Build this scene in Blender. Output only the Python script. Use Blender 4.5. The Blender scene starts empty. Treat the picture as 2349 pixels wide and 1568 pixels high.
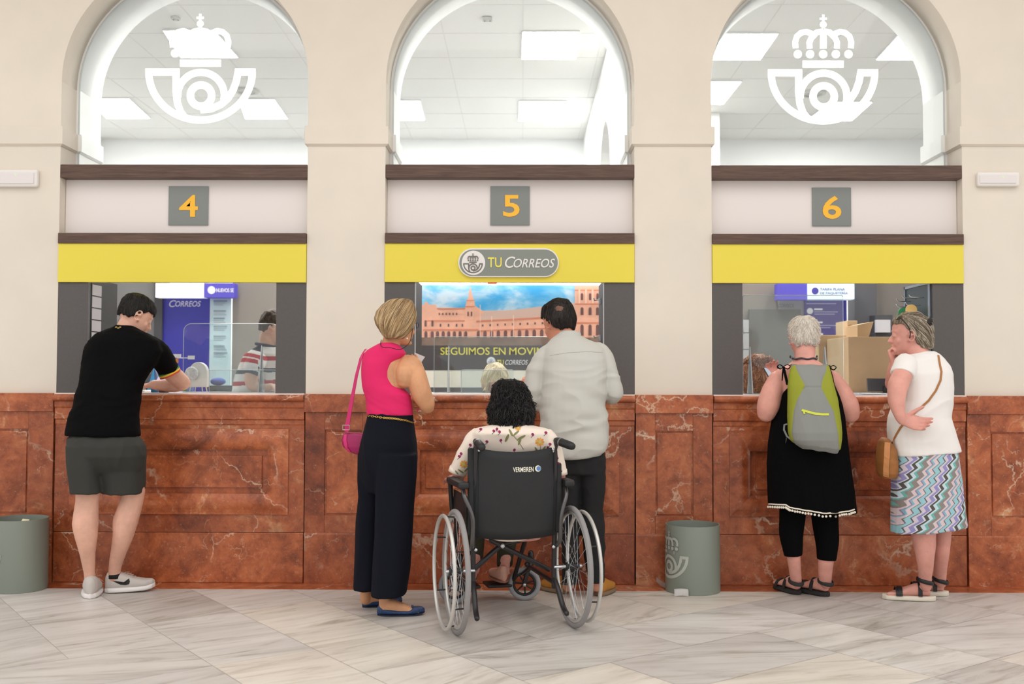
import bpy, bmesh, math, random
from math import sin, cos, pi, radians, sqrt, atan2
from mathutils import Vector, Matrix, noise, Euler
random.seed(7)
S = bpy.context.scene
COL = S.collection
# ---------------------------------------------------------------- camera, light, exposure
FPX = 2400.0
RM = Matrix.Rotation(radians(.565), 3, 'Z') @ Matrix.Rotation(pi/2+radians(2.0), 3, 'X') @ Matrix.Rotation(radians(.16), 3, 'Z')
CAM = Vector((0, -6.15, 1.235))
cd = bpy.data.cameras.new('camera'); cam = bpy.data.objects.new('camera', cd); COL.objects.link(cam)
cam.matrix_world = Matrix.Translation(CAM) @ RM.to_4x4()
cd.sensor_width = 36; cd.lens = FPX/2349*36; cd.clip_end = 60
cd.dof.use_dof = True; cd.dof.focus_distance = 5.6; cd.dof.aperture_fstop = 2.4
S.camera = cam
S.view_settings.view_transform = 'Standard'; S.view_settings.look = 'None'
S.view_settings.exposure = 0.03; S.view_settings.gamma = 1; S.view_settings.use_curve_mapping = False
w = bpy.data.worlds.new('world'); S.world = w; w.use_nodes = True
bg = w.node_tree.nodes['Background']
bg.inputs[0].default_value = (1.0, .975, .955, 1); bg.inputs[1].default_value = 1.10
def area(name, loc, rot, size, power, col):
    l = bpy.data.lights.new(name, 'AREA'); l.shape = 'RECTANGLE'; l.size, l.size_y = size; l.energy = power; l.color = col
    o = bpy.data.objects.new(name, l); COL.objects.link(o); o.location = loc; o.rotation_euler = rot; return o
area('skylight_lamp', (0, -4.6, 6.2), (radians(12), 0, 0), (9, 5), 150, (1.0, .95, .90))

# ---------------------------------------------------------------- pixel to place
def P(px, py, Y):
    d = RM @ Vector(((px-1174.5)/FPX, -(py-784)/FPX, -1))
    return CAM + d*((Y-CAM.y)/d.y)
def PZ(px, py, Z):
    d = RM @ Vector(((px-1174.5)/FPX, -(py-784)/FPX, -1))
    return CAM + d*((Z-CAM.z)/d.z)
def SC(Y): return (Y-CAM.y)/FPX          # metres per pixel at depth Y
V = Vector
def lin(c):
    return tuple(((x/255)/12.92 if x/255 <= .04045 else ((x/255+.055)/1.055)**2.4) for x in c)+(1,)

# ---------------------------------------------------------------- materials
def nmat(name):
    m = bpy.data.materials.new(name); m.use_nodes = True
    return m, m.node_tree, m.node_tree.nodes['Principled BSDF']
def ramp(nt, stops, interp='LINEAR'):
    r = nt.nodes.new('ShaderNodeValToRGB'); r.color_ramp.interpolation = interp
    e = r.color_ramp.elements
    while len(e) < len(stops): e.new(.5)
    for k, (p, c) in enumerate(stops):
        e[k].position = p; e[k].color = c if len(c) == 4 else lin(c)
    return r
def coords(nt, scale=(1, 1, 1), rot=(0, 0, 0), rnd=0):
    tc = nt.nodes.new('ShaderNodeTexCoord'); mp = nt.nodes.new('ShaderNodeMapping')
    mp.inputs['Scale'].default_value = scale; mp.inputs['Rotation'].default_value = rot
    nt.links.new(tc.outputs['Object'], mp.inputs['Vector'])
    if rnd:
        oi = nt.nodes.new('ShaderNodeObjectInfo'); mu = nt.nodes.new('ShaderNodeMath'); mu.operation = 'MULTIPLY'; mu.inputs[1].default_value = rnd
        nt.links.new(oi.outputs['Random'], mu.inputs[0]); nt.links.new(mu.outputs[0], mp.inputs['Location'])
    return mp.outputs[0]
def noise_tex(nt, vec, scale, detail=3, rough=.5, dist=0):
    n = nt.nodes.new('ShaderNodeTexNoise'); n.inputs['Scale'].default_value = scale; n.inputs['Detail'].default_value = detail
    n.inputs['Roughness'].default_value = rough; n.inputs['Distortion'].default_value = dist
    nt.links.new(vec, n.inputs['Vector']); return n
def mixc(nt, fac, a, b, mode='MIX'):
    m = nt.nodes.new('ShaderNodeMix'); m.data_type = 'RGBA'; m.blend_type = mode
    for k, v in ((0, fac), (6, a), (7, b)):
        if hasattr(v, 'is_linked') or hasattr(v, 'links'): nt.links.new(v, m.inputs[k])
        else: m.inputs[k].default_value = v
    return m.outputs[2]
def bump(nt, b, h, strength, dist=.01):
    n = nt.nodes.new('ShaderNodeBump'); n.inputs['Strength'].default_value = strength; n.inputs['Distance'].default_value = dist
    nt.links.new(h, n.inputs['Height']); nt.links.new(n.outputs[0], b.inputs['Normal'])
MC = {}
def mat(name, col, rough=.6, metal=0, var=0, vs=6, bmp=0, bs=200, spec=.5, bscale=(1, 1, 1), sub=0, sheen=0, emit=0, alpha=1):
    if name in MC: return MC[name]
    m, nt, b = nmat(name)
    c = lin(col); b.inputs['Base Color'].default_value = c
    b.inputs['Roughness'].default_value = rough; b.inputs['Metallic'].default_value = metal
    b.inputs['Specular IOR Level'].default_value = spec
    if sheen: b.inputs['Sheen Weight'].default_value = sheen
    if sub:
        b.inputs['Subsurface Weight'].default_value = sub; b.inputs['Subsurface Radius'].default_value = (.02, .008, .004)
    vec = coords(nt, bscale) if (var or bmp) else None
    if var:
        n = noise_tex(nt, vec, vs, 4, .6)
        lo = tuple(max(0, x*(1-var)) for x in c[:3])+(1,); hi = tuple(min(1, x*(1+var)) for x in c[:3])+(1,)
        r = ramp(nt, [(.3, lo), (.7, hi)]); nt.links.new(n.outputs[0], r.inputs[0]); nt.links.new(r.outputs[0], b.inputs['Base Color'])
    if bmp:
        n2 = noise_tex(nt, vec, bs, 2); bump(nt, b, n2.outputs[0], bmp, .003)
    if emit:
        b.inputs['Emission Color'].default_value = c; b.inputs['Emission Strength'].default_value = emit
    MC[name] = m; return m
def vcol_mat(name, rough=.8, bmp=.15, bs=400, sub=0):
    if name in MC: return MC[name]
    m, nt, b = nmat(name); a = nt.nodes.new('ShaderNodeAttribute'); a.attribute_name = 'Tint'
    nt.links.new(a.outputs['Color'], b.inputs['Base Color']); b.inputs['Roughness'].default_value = rough
    b.inputs['Specular IOR Level'].default_value = .3
    n2 = noise_tex(nt, coords(nt), bs, 2); bump(nt, b, n2.outputs[0], bmp, .003)
    MC[name] = m; return m
def glass(name, tint=(235, 245, 245), refl=.12, vis=0):
    m, nt, b = nmat(name); nt.nodes.remove(b)
    out = nt.nodes['Material Output']
    t = nt.nodes.new('ShaderNodeBsdfTransparent'); t.inputs[0].default_value = lin(tint)
    g = nt.nodes.new('ShaderNodeBsdfGlossy'); g.inputs['Roughness'].default_value = .03
    fr = nt.nodes.new('ShaderNodeFresnel'); fr.inputs[0].default_value = 1.45
    mx = nt.nodes.new('ShaderNodeMixShader'); nt.links.new(fr.outputs[0], mx.inputs[0]); nt.links.new(t.outputs[0], mx.inputs[1]); nt.links.new(g.outputs[0], mx.inputs[2])
    last = mx.outputs[0]
    if vis:
        d = nt.nodes.new('ShaderNodeBsdfDiffuse'); d.inputs[0].default_value = (.9, .92, .95, 1)
        m2 = nt.nodes.new('ShaderNodeMixShader'); m2.inputs[0].default_value = vis
        nt.links.new(last, m2.inputs[1]); nt.links.new(d.outputs[0], m2.inputs[2]); last = m2.outputs[0]
    nt.links.new(last, out.inputs[0]); return m
def marble_red():
    m, nt, b = nmat('red_marble')
    vec = coords(nt, rnd=40)
    n1 = noise_tex(nt, vec, 2.6, 9, .68, .9); n2 = noise_tex(nt, vec, 14, 6, .7, .4)
    r1 = ramp(nt, [(.30, (112, 56, 34)), (.43, (150, 80, 50)), (.53, (172, 96, 62)), (.60, (178, 106, 72)), (.64, (196, 138, 102)), (.75, (206, 158, 122))])
    nt.links.new(n1.outputs[0], r1.inputs[0])
    r2 = ramp(nt, [(.32, (176, 146, 134)), (.5, (232, 214, 204)), (.66, (255, 246, 236))])
    nt.links.new(n2.outputs[0], r2.inputs[0])
    c = mixc(nt, .8, r1.outputs[0], r2.outputs[0], 'MULTIPLY')
    n3 = noise_tex(nt, vec, 60, 3, .7); r3 = ramp(nt, [(.60, (0, 0, 0, 1)), (.72, (.2, .2, .2, 1))]); nt.links.new(n3.outputs[0], r3.inputs[0])
    c = mixc(nt, r3.outputs[0], c, lin((222, 190, 164)))
    c = mixc(nt, 1.0, c, (1.28, 1.42, 1.36, 1), 'MULTIPLY')
    # pale veins: edges of distorted cells, kept only in patches
    nd = noise_tex(nt, vec, 3.5, 5, .6)
    ad = nt.nodes.new('ShaderNodeVectorMath'); ad.operation = 'MULTIPLY_ADD'; ad.inputs[1].default_value = (.42, .42, .42)
    nt.links.new(nd.outputs['Color'], ad.inputs[0]); nt.links.new(vec, ad.inputs[2])
    for sc_, w0, lo, hi, fac in ((1.7, .014, .54, .66, .9), (4.2, .008, .53, .66, .6), (1.1, .0045, .45, .55, .75)):
        vo = nt.nodes.new('ShaderNodeTexVoronoi'); vo.feature = 'DISTANCE_TO_EDGE'; vo.inputs['Scale'].default_value = sc_
        nt.links.new(ad.outputs[0], vo.inputs['Vector'])
        rr = ramp(nt, [(0, (1, 1, 1, 1)), (w0*.5, (.8, .8, .8, 1)), (w0*1.6, (0, 0, 0, 1))]); nt.links.new(vo.outputs['Distance'], rr.inputs[0])
        nm = noise_tex(nt, vec, sc_*1.1+.7, 3); rm = ramp(nt, [(lo, (0, 0, 0, 1)), (hi, (fac, fac, fac, 1))]); nt.links.new(nm.outputs[0], rm.inputs[0])
        mu = nt.nodes.new('ShaderNodeMath'); mu.operation = 'MULTIPLY'; nt.links.new(rr.outputs[0], mu.inputs[0]); nt.links.new(rm.outputs[0], mu.inputs[1])
        c = mixc(nt, mu.outputs[0], c, lin((222, 196, 172)))
    oi = nt.nodes.new('ShaderNodeObjectInfo'); ro = ramp(nt, [(0, (214, 200, 196)), (.35, (240, 236, 234)), (.7, (255, 250, 244)), (1, (255, 255, 255))]); nt.links.new(oi.outputs['Random'], ro.inputs[0]); c = mixc(nt, 1, c, ro.outputs[0], 'MULTIPLY')
    nt.links.new(c, b.inputs['Base Color']); b.inputs['Roughness'].default_value = .32
    b.inputs['Specular IOR Level'].default_value = .45
    return m
def marble_floor():
    m, nt, b = nmat('pale_marble')
    at = nt.nodes.new('ShaderNodeAttribute'); at.attribute_name = 'Tile'     # r: tone, g: streak direction, b: offset
    sp = nt.nodes.new('ShaderNodeSeparateColor'); nt.links.new(at.outputs['Color'], sp.inputs[0])
    tc = nt.nodes.new('ShaderNodeTexCoord')
    vr = nt.nodes.new('ShaderNodeVectorRotate'); vr.rotation_type = 'Z_AXIS'
    nt.links.new(tc.outputs['Object'], vr.inputs['Vector'])
    ma = nt.nodes.new('ShaderNodeMath'); ma.operation = 'MULTIPLY_ADD'; ma.inputs[1].default_value = 1.1; ma.inputs[2].default_value = -.95
    nt.links.new(sp.outputs[1], ma.inputs[0]); nt.links.new(ma.outputs[0], vr.inputs['Angle'])
    mp = nt.nodes.new('ShaderNodeMapping'); mp.inputs['Scale'].default_value = (1.1, 7.5, 1)
    nt.links.new(vr.outputs[0], mp.inputs['Vector'])
    cb = nt.nodes.new('ShaderNodeMath'); cb.operation = 'MULTIPLY'; cb.inputs[1].default_value = 60; nt.links.new(sp.outputs[2], cb.inputs[0])
    nt.links.new(cb.outputs[0], mp.inputs['Location'])
    n1 = noise_tex(nt, mp.outputs[0], 1.6, 8, .66, .9); n2 = noise_tex(nt, mp.outputs[0], .7, 4, .6, .5)
    r1 = ramp(nt, [(.26, (158, 154, 150)), (.38, (206, 203, 197)), (.5, (227, 225, 222)), (.75, (237, 235, 232))]); nt.links.new(n1.outputs[0], r1.inputs[0])
    r2 = ramp(nt, [(.3, (228, 225, 222)), (.7, (255, 253, 250))]); nt.links.new(n2.outputs[0], r2.inputs[0])
    c = mixc(nt, .8, r1.outputs[0], r2.outputs[0], 'MULTIPLY')
    rt = ramp(nt, [(0, (226, 224, 222)), (.75, (250, 250, 250)), (1, (255, 250, 240))]); nt.links.new(sp.outputs[0], rt.inputs[0])
    c = mixc(nt, 1, c, rt.outputs[0], 'MULTIPLY')
    nt.links.new(c, b.inputs['Base Color']); b.inputs['Roughness'].default_value = .38; b.inputs['Specular IOR Level'].default_value = .3
    return m
def wood_dark():
    m, nt, b = nmat('dark_wood'); vec = coords(nt, (1.2, 9, 22), rnd=9)
    n = noise_tex(nt, vec, 4, 6, .65, .6); r = ramp(nt, [(.3, (66, 46, 36)), (.5, (88, 64, 52)), (.7, (106, 80, 66))])
    nt.links.new(n.outputs[0], r.inputs[0]); nt.links.new(r.outputs[0], b.inputs['Base Color']); b.inputs['Roughness'].default_value = .5
    return m
def hair_mat(name, dark, mid, light, scale=(60, 60, 6), rot=(0, 0, 0), rough=.5, dist=.3):
    m, nt, b = nmat(name); vec = coords(nt, scale, rot)
    n = noise_tex(nt, vec, 3, 5, .6, dist); r = ramp(nt, [(.3, dark), (.5, mid), (.7, light)])
    nt.links.new(n.outputs[0], r.inputs[0]); nt.links.new(r.outputs[0], b.inputs['Base Color'])
    b.inputs['Roughness'].default_value = rough; b.inputs['Specular IOR Level'].default_value = .35
    bump(nt, b, n.outputs[0], .9, .006); return m
MRED = marble_red(); MFLOOR = marble_floor(); MWOOD = wood_dark()
MCREAM = mat('cream_plaster', (226, 217, 203), .85, var=.045, vs=1.6, bmp=.08, bs=60)
MWHITE = mat('white_plaster', (238, 238, 236), .8)
MYEL = mat('yellow_panel', (232, 214, 74), .55)
MGREY = mat('charcoal_laminate', (88, 84, 83), .6, var=.06, vs=90)
MBOARD = mat('pale_board', (232, 224, 220), .6)
MBLACK = mat('black_inside', (38, 36, 36), .6)
MPLATE = mat('grey_glass_plate', (122, 126, 122), .08, spec=.8)
MORANGE = mat('orange_digit', (250, 188, 48), .5)
MPWHITE = mat('white_plastic', (232, 228, 224), .45)

# ---------------------------------------------------------------- objects
def tag(o, label=None, cat=None, group=None, kind=None):
    if label: o['label'] = label
    if cat: o['category'] = cat
    if group: o['group'] = group
    if kind: o['kind'] = kind
    return o
WL = {}
def empty(name, loc, rot=0, label=None, cat=None, group=None):
    o = bpy.data.objects.new(name, None); COL.objects.link(o); o.location = loc; o.rotation_euler = (0, 0, rot)
    o.empty_display_size = .1
    WL[o.name] = V(loc); return tag(o, label, cat, group)
def finish(name, me, material, parent=None, local=False, smooth=True, loc=None):
    """me is in world coordinates unless local; parented meshes are shifted into their parent's space"""
    ms = material if isinstance(material, (list, tuple)) else [material]
    for m in ms: me.materials.append(m)
    o = bpy.data.objects.new(name, me); COL.objects.link(o)
    base = V((0, 0, 0))
    if parent is not None:
        o.parent = parent
        base = WL.get(parent.name, V((0, 0, 0)))
    elif not local:
        base = V(loc) if loc is not None else V((0, 0, 0))
        if loc is not None: o.location = base
    if not local and base.length: me.transform(Matrix.Translation(-base))
    WL[o.name] = base
    if smooth: me.polygons.foreach_set('use_smooth', [True]*len(me.polygons))
    return o
def obj(name, bm, material, parent=None, local=False, smooth=False, bev=0, loc=None):
    bmesh.ops.recalc_face_normals(bm, faces=bm.faces)
    me = bpy.data.meshes.new(name); bm.to_mesh(me); bm.free()
    o = finish(name, me, material, parent, local, smooth, loc)
    if bev:
        b = o.modifiers.new('bevel', 'BEVEL'); b.width = bev; b.segments = 2; b.limit_method = 'ANGLE'
    return o
def base_of(bm):
    xs = [v.co for v in bm.verts]
    return V(((min(v.x for v in xs)+max(v.x for v in xs))/2, (min(v.y for v in xs)+max(v.y for v in xs))/2, min(v.z for v in xs)))
def solo(name, bm, material, label, cat, group=None, kind=None, smooth=False, bev=0):
    return tag(obj(name, bm, material, None, smooth=smooth, bev=bev, loc=base_of(bm)), label, cat, group, kind)
def nb(): return bmesh.new()
def box(bm, x0, x1, y0, y1, z0, z1, mi=0, M=None):
    vs = [bm.verts.new(V(c) if M is None else M @ V(c)) for c in ((x0, y0, z0), (x1, y0, z0), (x1, y1, z0), (x0, y1, z0), (x0, y0, z1), (x1, y0, z1), (x1, y1, z1), (x0, y1, z1))]
    for f in ((0, 3, 2, 1), (4, 5, 6, 7), (0, 1, 5, 4), (1, 2, 6, 5), (2, 3, 7, 6), (3, 0, 4, 7)):
        bm.faces.new([vs[i] for i in f]).material_index = mi
def pbox(bm, xl, xr, yt, yb, Y0, Y1, mi=0):
    """box whose front face (at Y0) fills the given picture rectangle"""
    a = P(xl, yt, Y0); b = P(xr, yb, Y0)
    box(bm, a.x, b.x, Y0, Y1, b.z, a.z, mi)
def prism(bm, pts, depth, mi=0):
    """pts: list of world points (front), extruded by vector depth"""
    a = [bm.verts.new(p) for p in pts]; b = [bm.verts.new(p+depth) for p in pts]
    n = len(a)
    fs = [bm.faces.new(a), bm.faces.new(b[::-1])]
    for i in range(n): fs.append(bm.faces.new((a[i], b[i], b[(i+1) % n], a[(i+1) % n])))
    for f in fs: f.material_index = mi
def ring(bm, c, U, W, n, p=2):
    out = []
    for k in range(n):
        t = 2*pi*k/n; a, b = cos(t), sin(t)
        if p != 2:
            a = math.copysign(abs(a)**(2/p), a); b = math.copysign(abs(b)**(2/p), b)
        out.append(bm.verts.new(c+U*a+W*b))
    return out
def skin(bm, rings, cap=True, mi=0, close=False):
    n = len(rings[0]); R = rings+[rings[0]] if close else rings
    for A, B in zip(R, R[1:]):
        for k in range(n):
            bm.faces.new((A[k], A[(k+1) % n], B[(k+1) % n], B[k])).material_index = mi
    if cap and not close:
        bm.faces.new(rings[0][::-1]).material_index = mi; bm.faces.new(rings[-1]).material_index = mi
def tube(bm, pts, n=12, rnd=True, flat=1.0, ref=None, mi=0, close=False, p=2):
    """pts: (Vector, r) ; flat scales the second axis"""
    pts = [(V(c), r) for c, r in pts]
    if rnd and not close:
        a, r0 = pts[0]; t = (a-pts[1][0]).normalized(); pre = [(a+t*r0*.9, r0*.35), (a+t*r0*.6, r0*.78)]
        b, r1 = pts[-1]; t2 = (b-pts[-2][0]).normalized(); post = [(b+t2*r1*.6, r1*.78), (b+t2*r1*.9, r1*.35)]
        pts = pre+pts+post
    N = len(pts); rings = []; up = V(ref) if ref is not None else None
    for i, (c, r) in enumerate(pts):
        if close: t = (pts[(i+1) % N][0]-pts[i-1][0]).normalized()
        elif i == 0: t = (pts[1][0]-c).normalized()
        elif i == N-1: t = (c-pts[-2][0]).normalized()
        else: t = ((pts[i+1][0]-c).normalized()+(c-pts[i-1][0]).normalized()).normalized()
        if up is None:
            up = V((0, 0, 1)) if abs(t.z) < .9 else V((0, 1, 0))
        U = up.cross(t)
        if U.length < 1e-4: U = V((1, 0, 0)).cross(t)
        U.normalize(); W = t.cross(U).normalized()
        if ref is None: up = W
        rings.append(ring(bm, c, U*r, W*r*flat, n, p))
    skin(bm, rings, not close, mi, close)
def ball(bm, c, r, sx=1, sy=1, sz=1, n=12, mi=0, M=None):
    mm = Matrix.Translation(c) @ (M.to_4x4() if M is not None else Matrix()) @ Matrix.Diagonal((sx*r, sy*r, sz*r, 1))
    g = bmesh.ops.create_uvsphere(bm, u_segments=n, v_segments=max(6, n//2+2), radius=1, matrix=mm)
    for v in g['verts']:
        for f in v.link_faces: f.material_index = mi
def smooth_path(pts, k=6):
    """Catmull-Rom through (Vector, r)"""
    pts = [(V(c), r) for c, r in pts]; out = []
    for i in range(len(pts)-1):
        p0 = pts[max(0, i-1)]; p1 = pts[i]; p2 = pts[i+1]; p3 = pts[min(len(pts)-1, i+2)]
        for j in range(k):
            t = j/k; q = []
            c = .5*((2*p1[0])+(p2[0]-p0[0])*t+(2*p0[0]-5*p1[0]+4*p2[0]-p3[0])*t*t+(3*p1[0]-3*p2[0]+p3[0]-p0[0])*t**3)
            out.append((c, p1[1]*(1-t)+p2[1]*t))
    out.append(pts[-1]); return out
def remesh(name, bm, voxel, iters, material, parent=None, disp=None, tint=None, fac=.5, local=False, clampz=None):
    bmesh.ops.recalc_face_normals(bm, faces=bm.faces)
    me = bpy.data.meshes.new('tmp'); bm.to_mesh(me); bm.free()
    t = bpy.data.objects.new('tmp', me); COL.objects.link(t)
    r = t.modifiers.new('r', 'REMESH'); r.mode = 'VOXEL'; r.voxel_size = voxel
    if iters:
        s = t.modifiers.new('s', 'SMOOTH'); s.factor = fac; s.iterations = iters
    dg = bpy.context.evaluated_depsgraph_get(); dg.update()
    m2 = bpy.data.meshes.new_from_object(t.evaluated_get(dg)); m2.name = name
    bpy.data.objects.remove(t); bpy.data.meshes.remove(me)
    if disp:
        nn = [v.normal.copy() for v in m2.vertices]
        for v, n_ in zip(m2.vertices, nn): v.co = v.co+n_*disp(v.co, n_)
    if clampz is not None:
        for v in m2.vertices:
            if v.co.z < clampz: v.co.z = clampz
    if tint:
        ca = m2.color_attributes.new('Tint', 'FLOAT_COLOR', 'POINT')
        buf = []
        for v in m2.vertices: buf.extend(tint(v.co, v.normal))
        ca.data.foreach_set('color', buf)
    m2.materials.clear()
    return finish(name, m2, material, parent, local)
def text_mesh(s, xl, xr, yt, yb, Y, bold=0, shear=0, ext=.0015, fn=None):
    """mesh of the lettering fitted to a picture rectangle at depth Y (or mapped by fn(u, v))"""
    cu = bpy.data.curves.new('t', 'FONT'); cu.body = s; cu.offset = bold; cu.shear = shear; cu.extrude = .01; cu.resolution_u = 4
    o = bpy.data.objects.new('t', cu); COL.objects.link(o)
    dg = bpy.context.evaluated_depsgraph_get(); dg.update()
    me = bpy.data.meshes.new_from_object(o.evaluated_get(dg)); bpy.data.objects.remove(o)
    x0 = min(v.co.x for v in me.vertices); x1 = max(v.co.x for v in me.vertices)
    y0 = min(v.co.y for v in me.vertices); y1 = max(v.co.y for v in me.vertices)
    for v in me.vertices:
        u = (v.co.x-x0)/(x1-x0); w_ = (v.co.y-y0)/(y1-y0); e = (.01-v.co.z)/.02
        if fn: v.co = fn(u, w_, e)
        else:
            q = P(xl+(xr-xl)*u, yb+(yt-yb)*w_, Y); v.co = V((q.x, Y+(e-1)*ext, q.z))
    me.materials.clear()
    return me
def text(name, s, xl, xr, yt, yb, Y, material, parent, **k):
    return finish(name, text_mesh(s, xl, xr, yt, yb, Y, **k), material, parent, smooth=False)

# ---------------------------------------------------------------- post horn emblem (units: 600 wide, 600 high, x from the middle)
def emblem_strokes():
    S_ = []
    def arc(cx, cy, rx, ry, a0, a1, n=24): return [(cx+rx*cos(radians(a0+(a1-a0)*i/n)), cy+ry*sin(radians(a0+(a1-a0)*i/n))) for i in range(n+1)]
    cx = 0
    S_.append((arc(cx, -391, 282, 262, 180, 360, 40), 38))                    # bowl of the horn
    S_.append(([(-301, -391), (-114, -391)], 38))
    S_.append(([(-133, -380), (-133, -500), (-126, -560), (-108, -610), (-80, -645)], 38))
    S_.append(([(301, -391), (188, -391)], 38))
    S_.append(([(206, -385), (196, -440), (178, -490), (150, -535), (112, -568), (60, -592), (0, -598)], 38))
    S_.append((arc(3, -520, 127, 127, 185, -18, 30), 38))
    S_.append((arc(3, -520, 58, 58, 0, 360, 30), 40))
    S_.append(([(-112, -344), (112, -344)], 38))
    for x in (-138, -71, 0, 69, 138): S_.append((arc(x, -290, 11, 11, 0, 360, 14), 24))
    S_.append(([(-150, -258), (-153, -225), (-143, -193), (-120, -174), (-92, -168), (-60, -180), (-40, -200)], 32))
    S_.append(([(150, -258), (153, -225), (143, -193), (120, -174), (92, -168), (60, -180), (40, -200)], 32))
    S_.append(([(-74, -260), (-76, -228), (-62, -195), (-36, -172), (0, -165)], 32))
    S_.append(([(74, -260), (76, -228), (62, -195), (36, -172), (0, -165)], 32))
    S_.append(([(0, -260), (0, -160)], 36))
    S_.append((arc(0, -130, 9, 9, 0, 360, 14), 20))
    S_.append(([(0, -118), (0, -76)], 13)); S_.append(([(-20, -98), (20, -98)], 13))
    return S_
def q_ccw(q): return sum(q[i][0]*q[(i+1) % 4][1]-q[(i+1) % 4][0]*q[i][1] for i in range(4)) > 0
def emblem(bm, fn0, depth, mi=0, lift=.0003):
    """fn(u, v) -> Vector of the surface point"""
    for si, (pts, wd) in enumerate(emblem_strokes()):
        fn = (lambda k: (lambda u, v: fn0(u, v)+V((0, -k*lift, 0))))(si)
        L, R = [], []
        for i, p in enumerate(pts):
            a = pts[max(0, i-1)]; b = pts[min(len(pts)-1, i+1)]
            if pts[0] == pts[-1] or (abs(pts[0][0]-pts[-1][0]) < 1e-6 and abs(pts[0][1]-pts[-1][1]) < 1e-6):
                a = pts[i-1] if i else pts[-2]; b = pts[i+1] if i < len(pts)-1 else pts[1]
            dx, dy = b[0]-a[0], b[1]-a[1]; l = math.hypot(dx, dy) or 1
            nx, ny = -dy/l*wd/2, dx/l*wd/2
            L.append((p[0]+nx, p[1]+ny)); R.append((p[0]-nx, p[1]-ny))
        for i in range(len(pts)-1):
            q = [L[i], L[i+1], R[i+1], R[i]]
            if depth is None: bm.faces.new([bm.verts.new(fn(*c)) for c in (q if q_ccw(q) else q[::-1])]).material_index = mi
            else: prism(bm, [fn(*c) for c in q], depth, mi)
# ================================================================ the building
YF = .05      # cream pillar face
YM = .03      # marble face
def Z(py, px=425, Y=YM): return P(px, py, Y).z
def X(px, py=640, Y=YF): return P(px, py, Y).x
# ---- floor of the hall: slabs laid on the diagonal
def floor():
    bm = nb(); lay = bm.loops.layers.float_color.new('Tile')
    u = V((cos(radians(-53.4)), sin(radians(-53.4)), 0)); w_ = V((cos(radians(36.6)), sin(radians(36.6)), 0))
    o = V((-1.51, -.58, 0)); c = .475; rg = random.Random(11); used = {}
    n = 16; tiles = []
    forced = {(0, 0): (3, 1), (-1, 0): (2, 1)} if False else {(0, 0): (3, 1)}
    def put(i, j, a, b):
        for p in range(a):
            for q in range(b): used[(i+p, j+q)] = 1
        tiles.append((i, j, a, b))
    for (i, j), (a, b) in forced.items(): put(i, j, a, b)
    for i in range(-n, n):
        for j in range(-n-8, n+8):
            if (i, j) in used: continue
            k = rg.random(); side = (o+u*c*i+w_*c*j).x
            opts = [(2, 1), (1, 2)] if side < .2 and k < .8 or k < .45 else [(1, 2), (2, 1)]
            for a, b in opts+[(1, 1)]:
                if all((i+p, j+q) not in used for p in range(a) for q in range(b)): put(i, j, a, b); break
    g = .0011
    for i, j, a, b in tiles:
        p0 = o+u*(c*i)+w_*(c*j)
        q = [p0+u*g+w_*g, p0+u*(c*a-g)+w_*g, p0+u*(c*a-g)+w_*(c*b-g), p0+u*g+w_*(c*b-g)]
        if max(p.y for p in q) < -7.5: continue
        f = bm.faces.new([bm.verts.new(p) for p in q])
        t = (rg.random(), (rg.random()*.35 if a >= b else .5+.4*rg.random()), rg.random(), 1)
        if (i, j) == (0, 0): t = (.93, .2, .31, 1)
        for l in f.loops: l[lay] = t
    # trim to the hall (nothing may run under the wall into the office)
    bmesh.ops.bisect_plane(bm, geom=bm.verts[:]+bm.edges[:]+bm.faces[:], plane_co=(0, .0, 0), plane_no=(0, 1, 0), clear_outer=True)
    o1 = obj('floor', bm, MFLOOR); tag(o1, 'pale grey veined marble floor of diagonal slabs', 'floor', kind='structure')
    bm = nb(); box(bm, -9, 9, -9, .0, -.1, -.0012)
    tag(obj('floor_joint', bm, mat('grout', (176, 168, 158), .9), o1), kind='structure')
    bm = nb(); box(bm, -4.6, 4.6, .42, 6.4, -.1, .0)
    tag(obj('floor_office', bm, mat('office_floor', (176, 172, 168), .6)), 'plain grey floor behind the counters', 'floor', kind='structure')
floor()
bm = nb(); box(bm, -9, 9, 0, .42, -.1, .0006)
tag(obj('floor_border', bm, MRED), 'red marble border strip in the floor along the foot of the counters', 'floor', kind='structure')
# the facade and the office are laid out from a datum .15 m nearer, then moved back onto the border strip
FACADE0 = set(o.name for o in bpy.data.objects); CAM.y = -6.30
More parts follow.
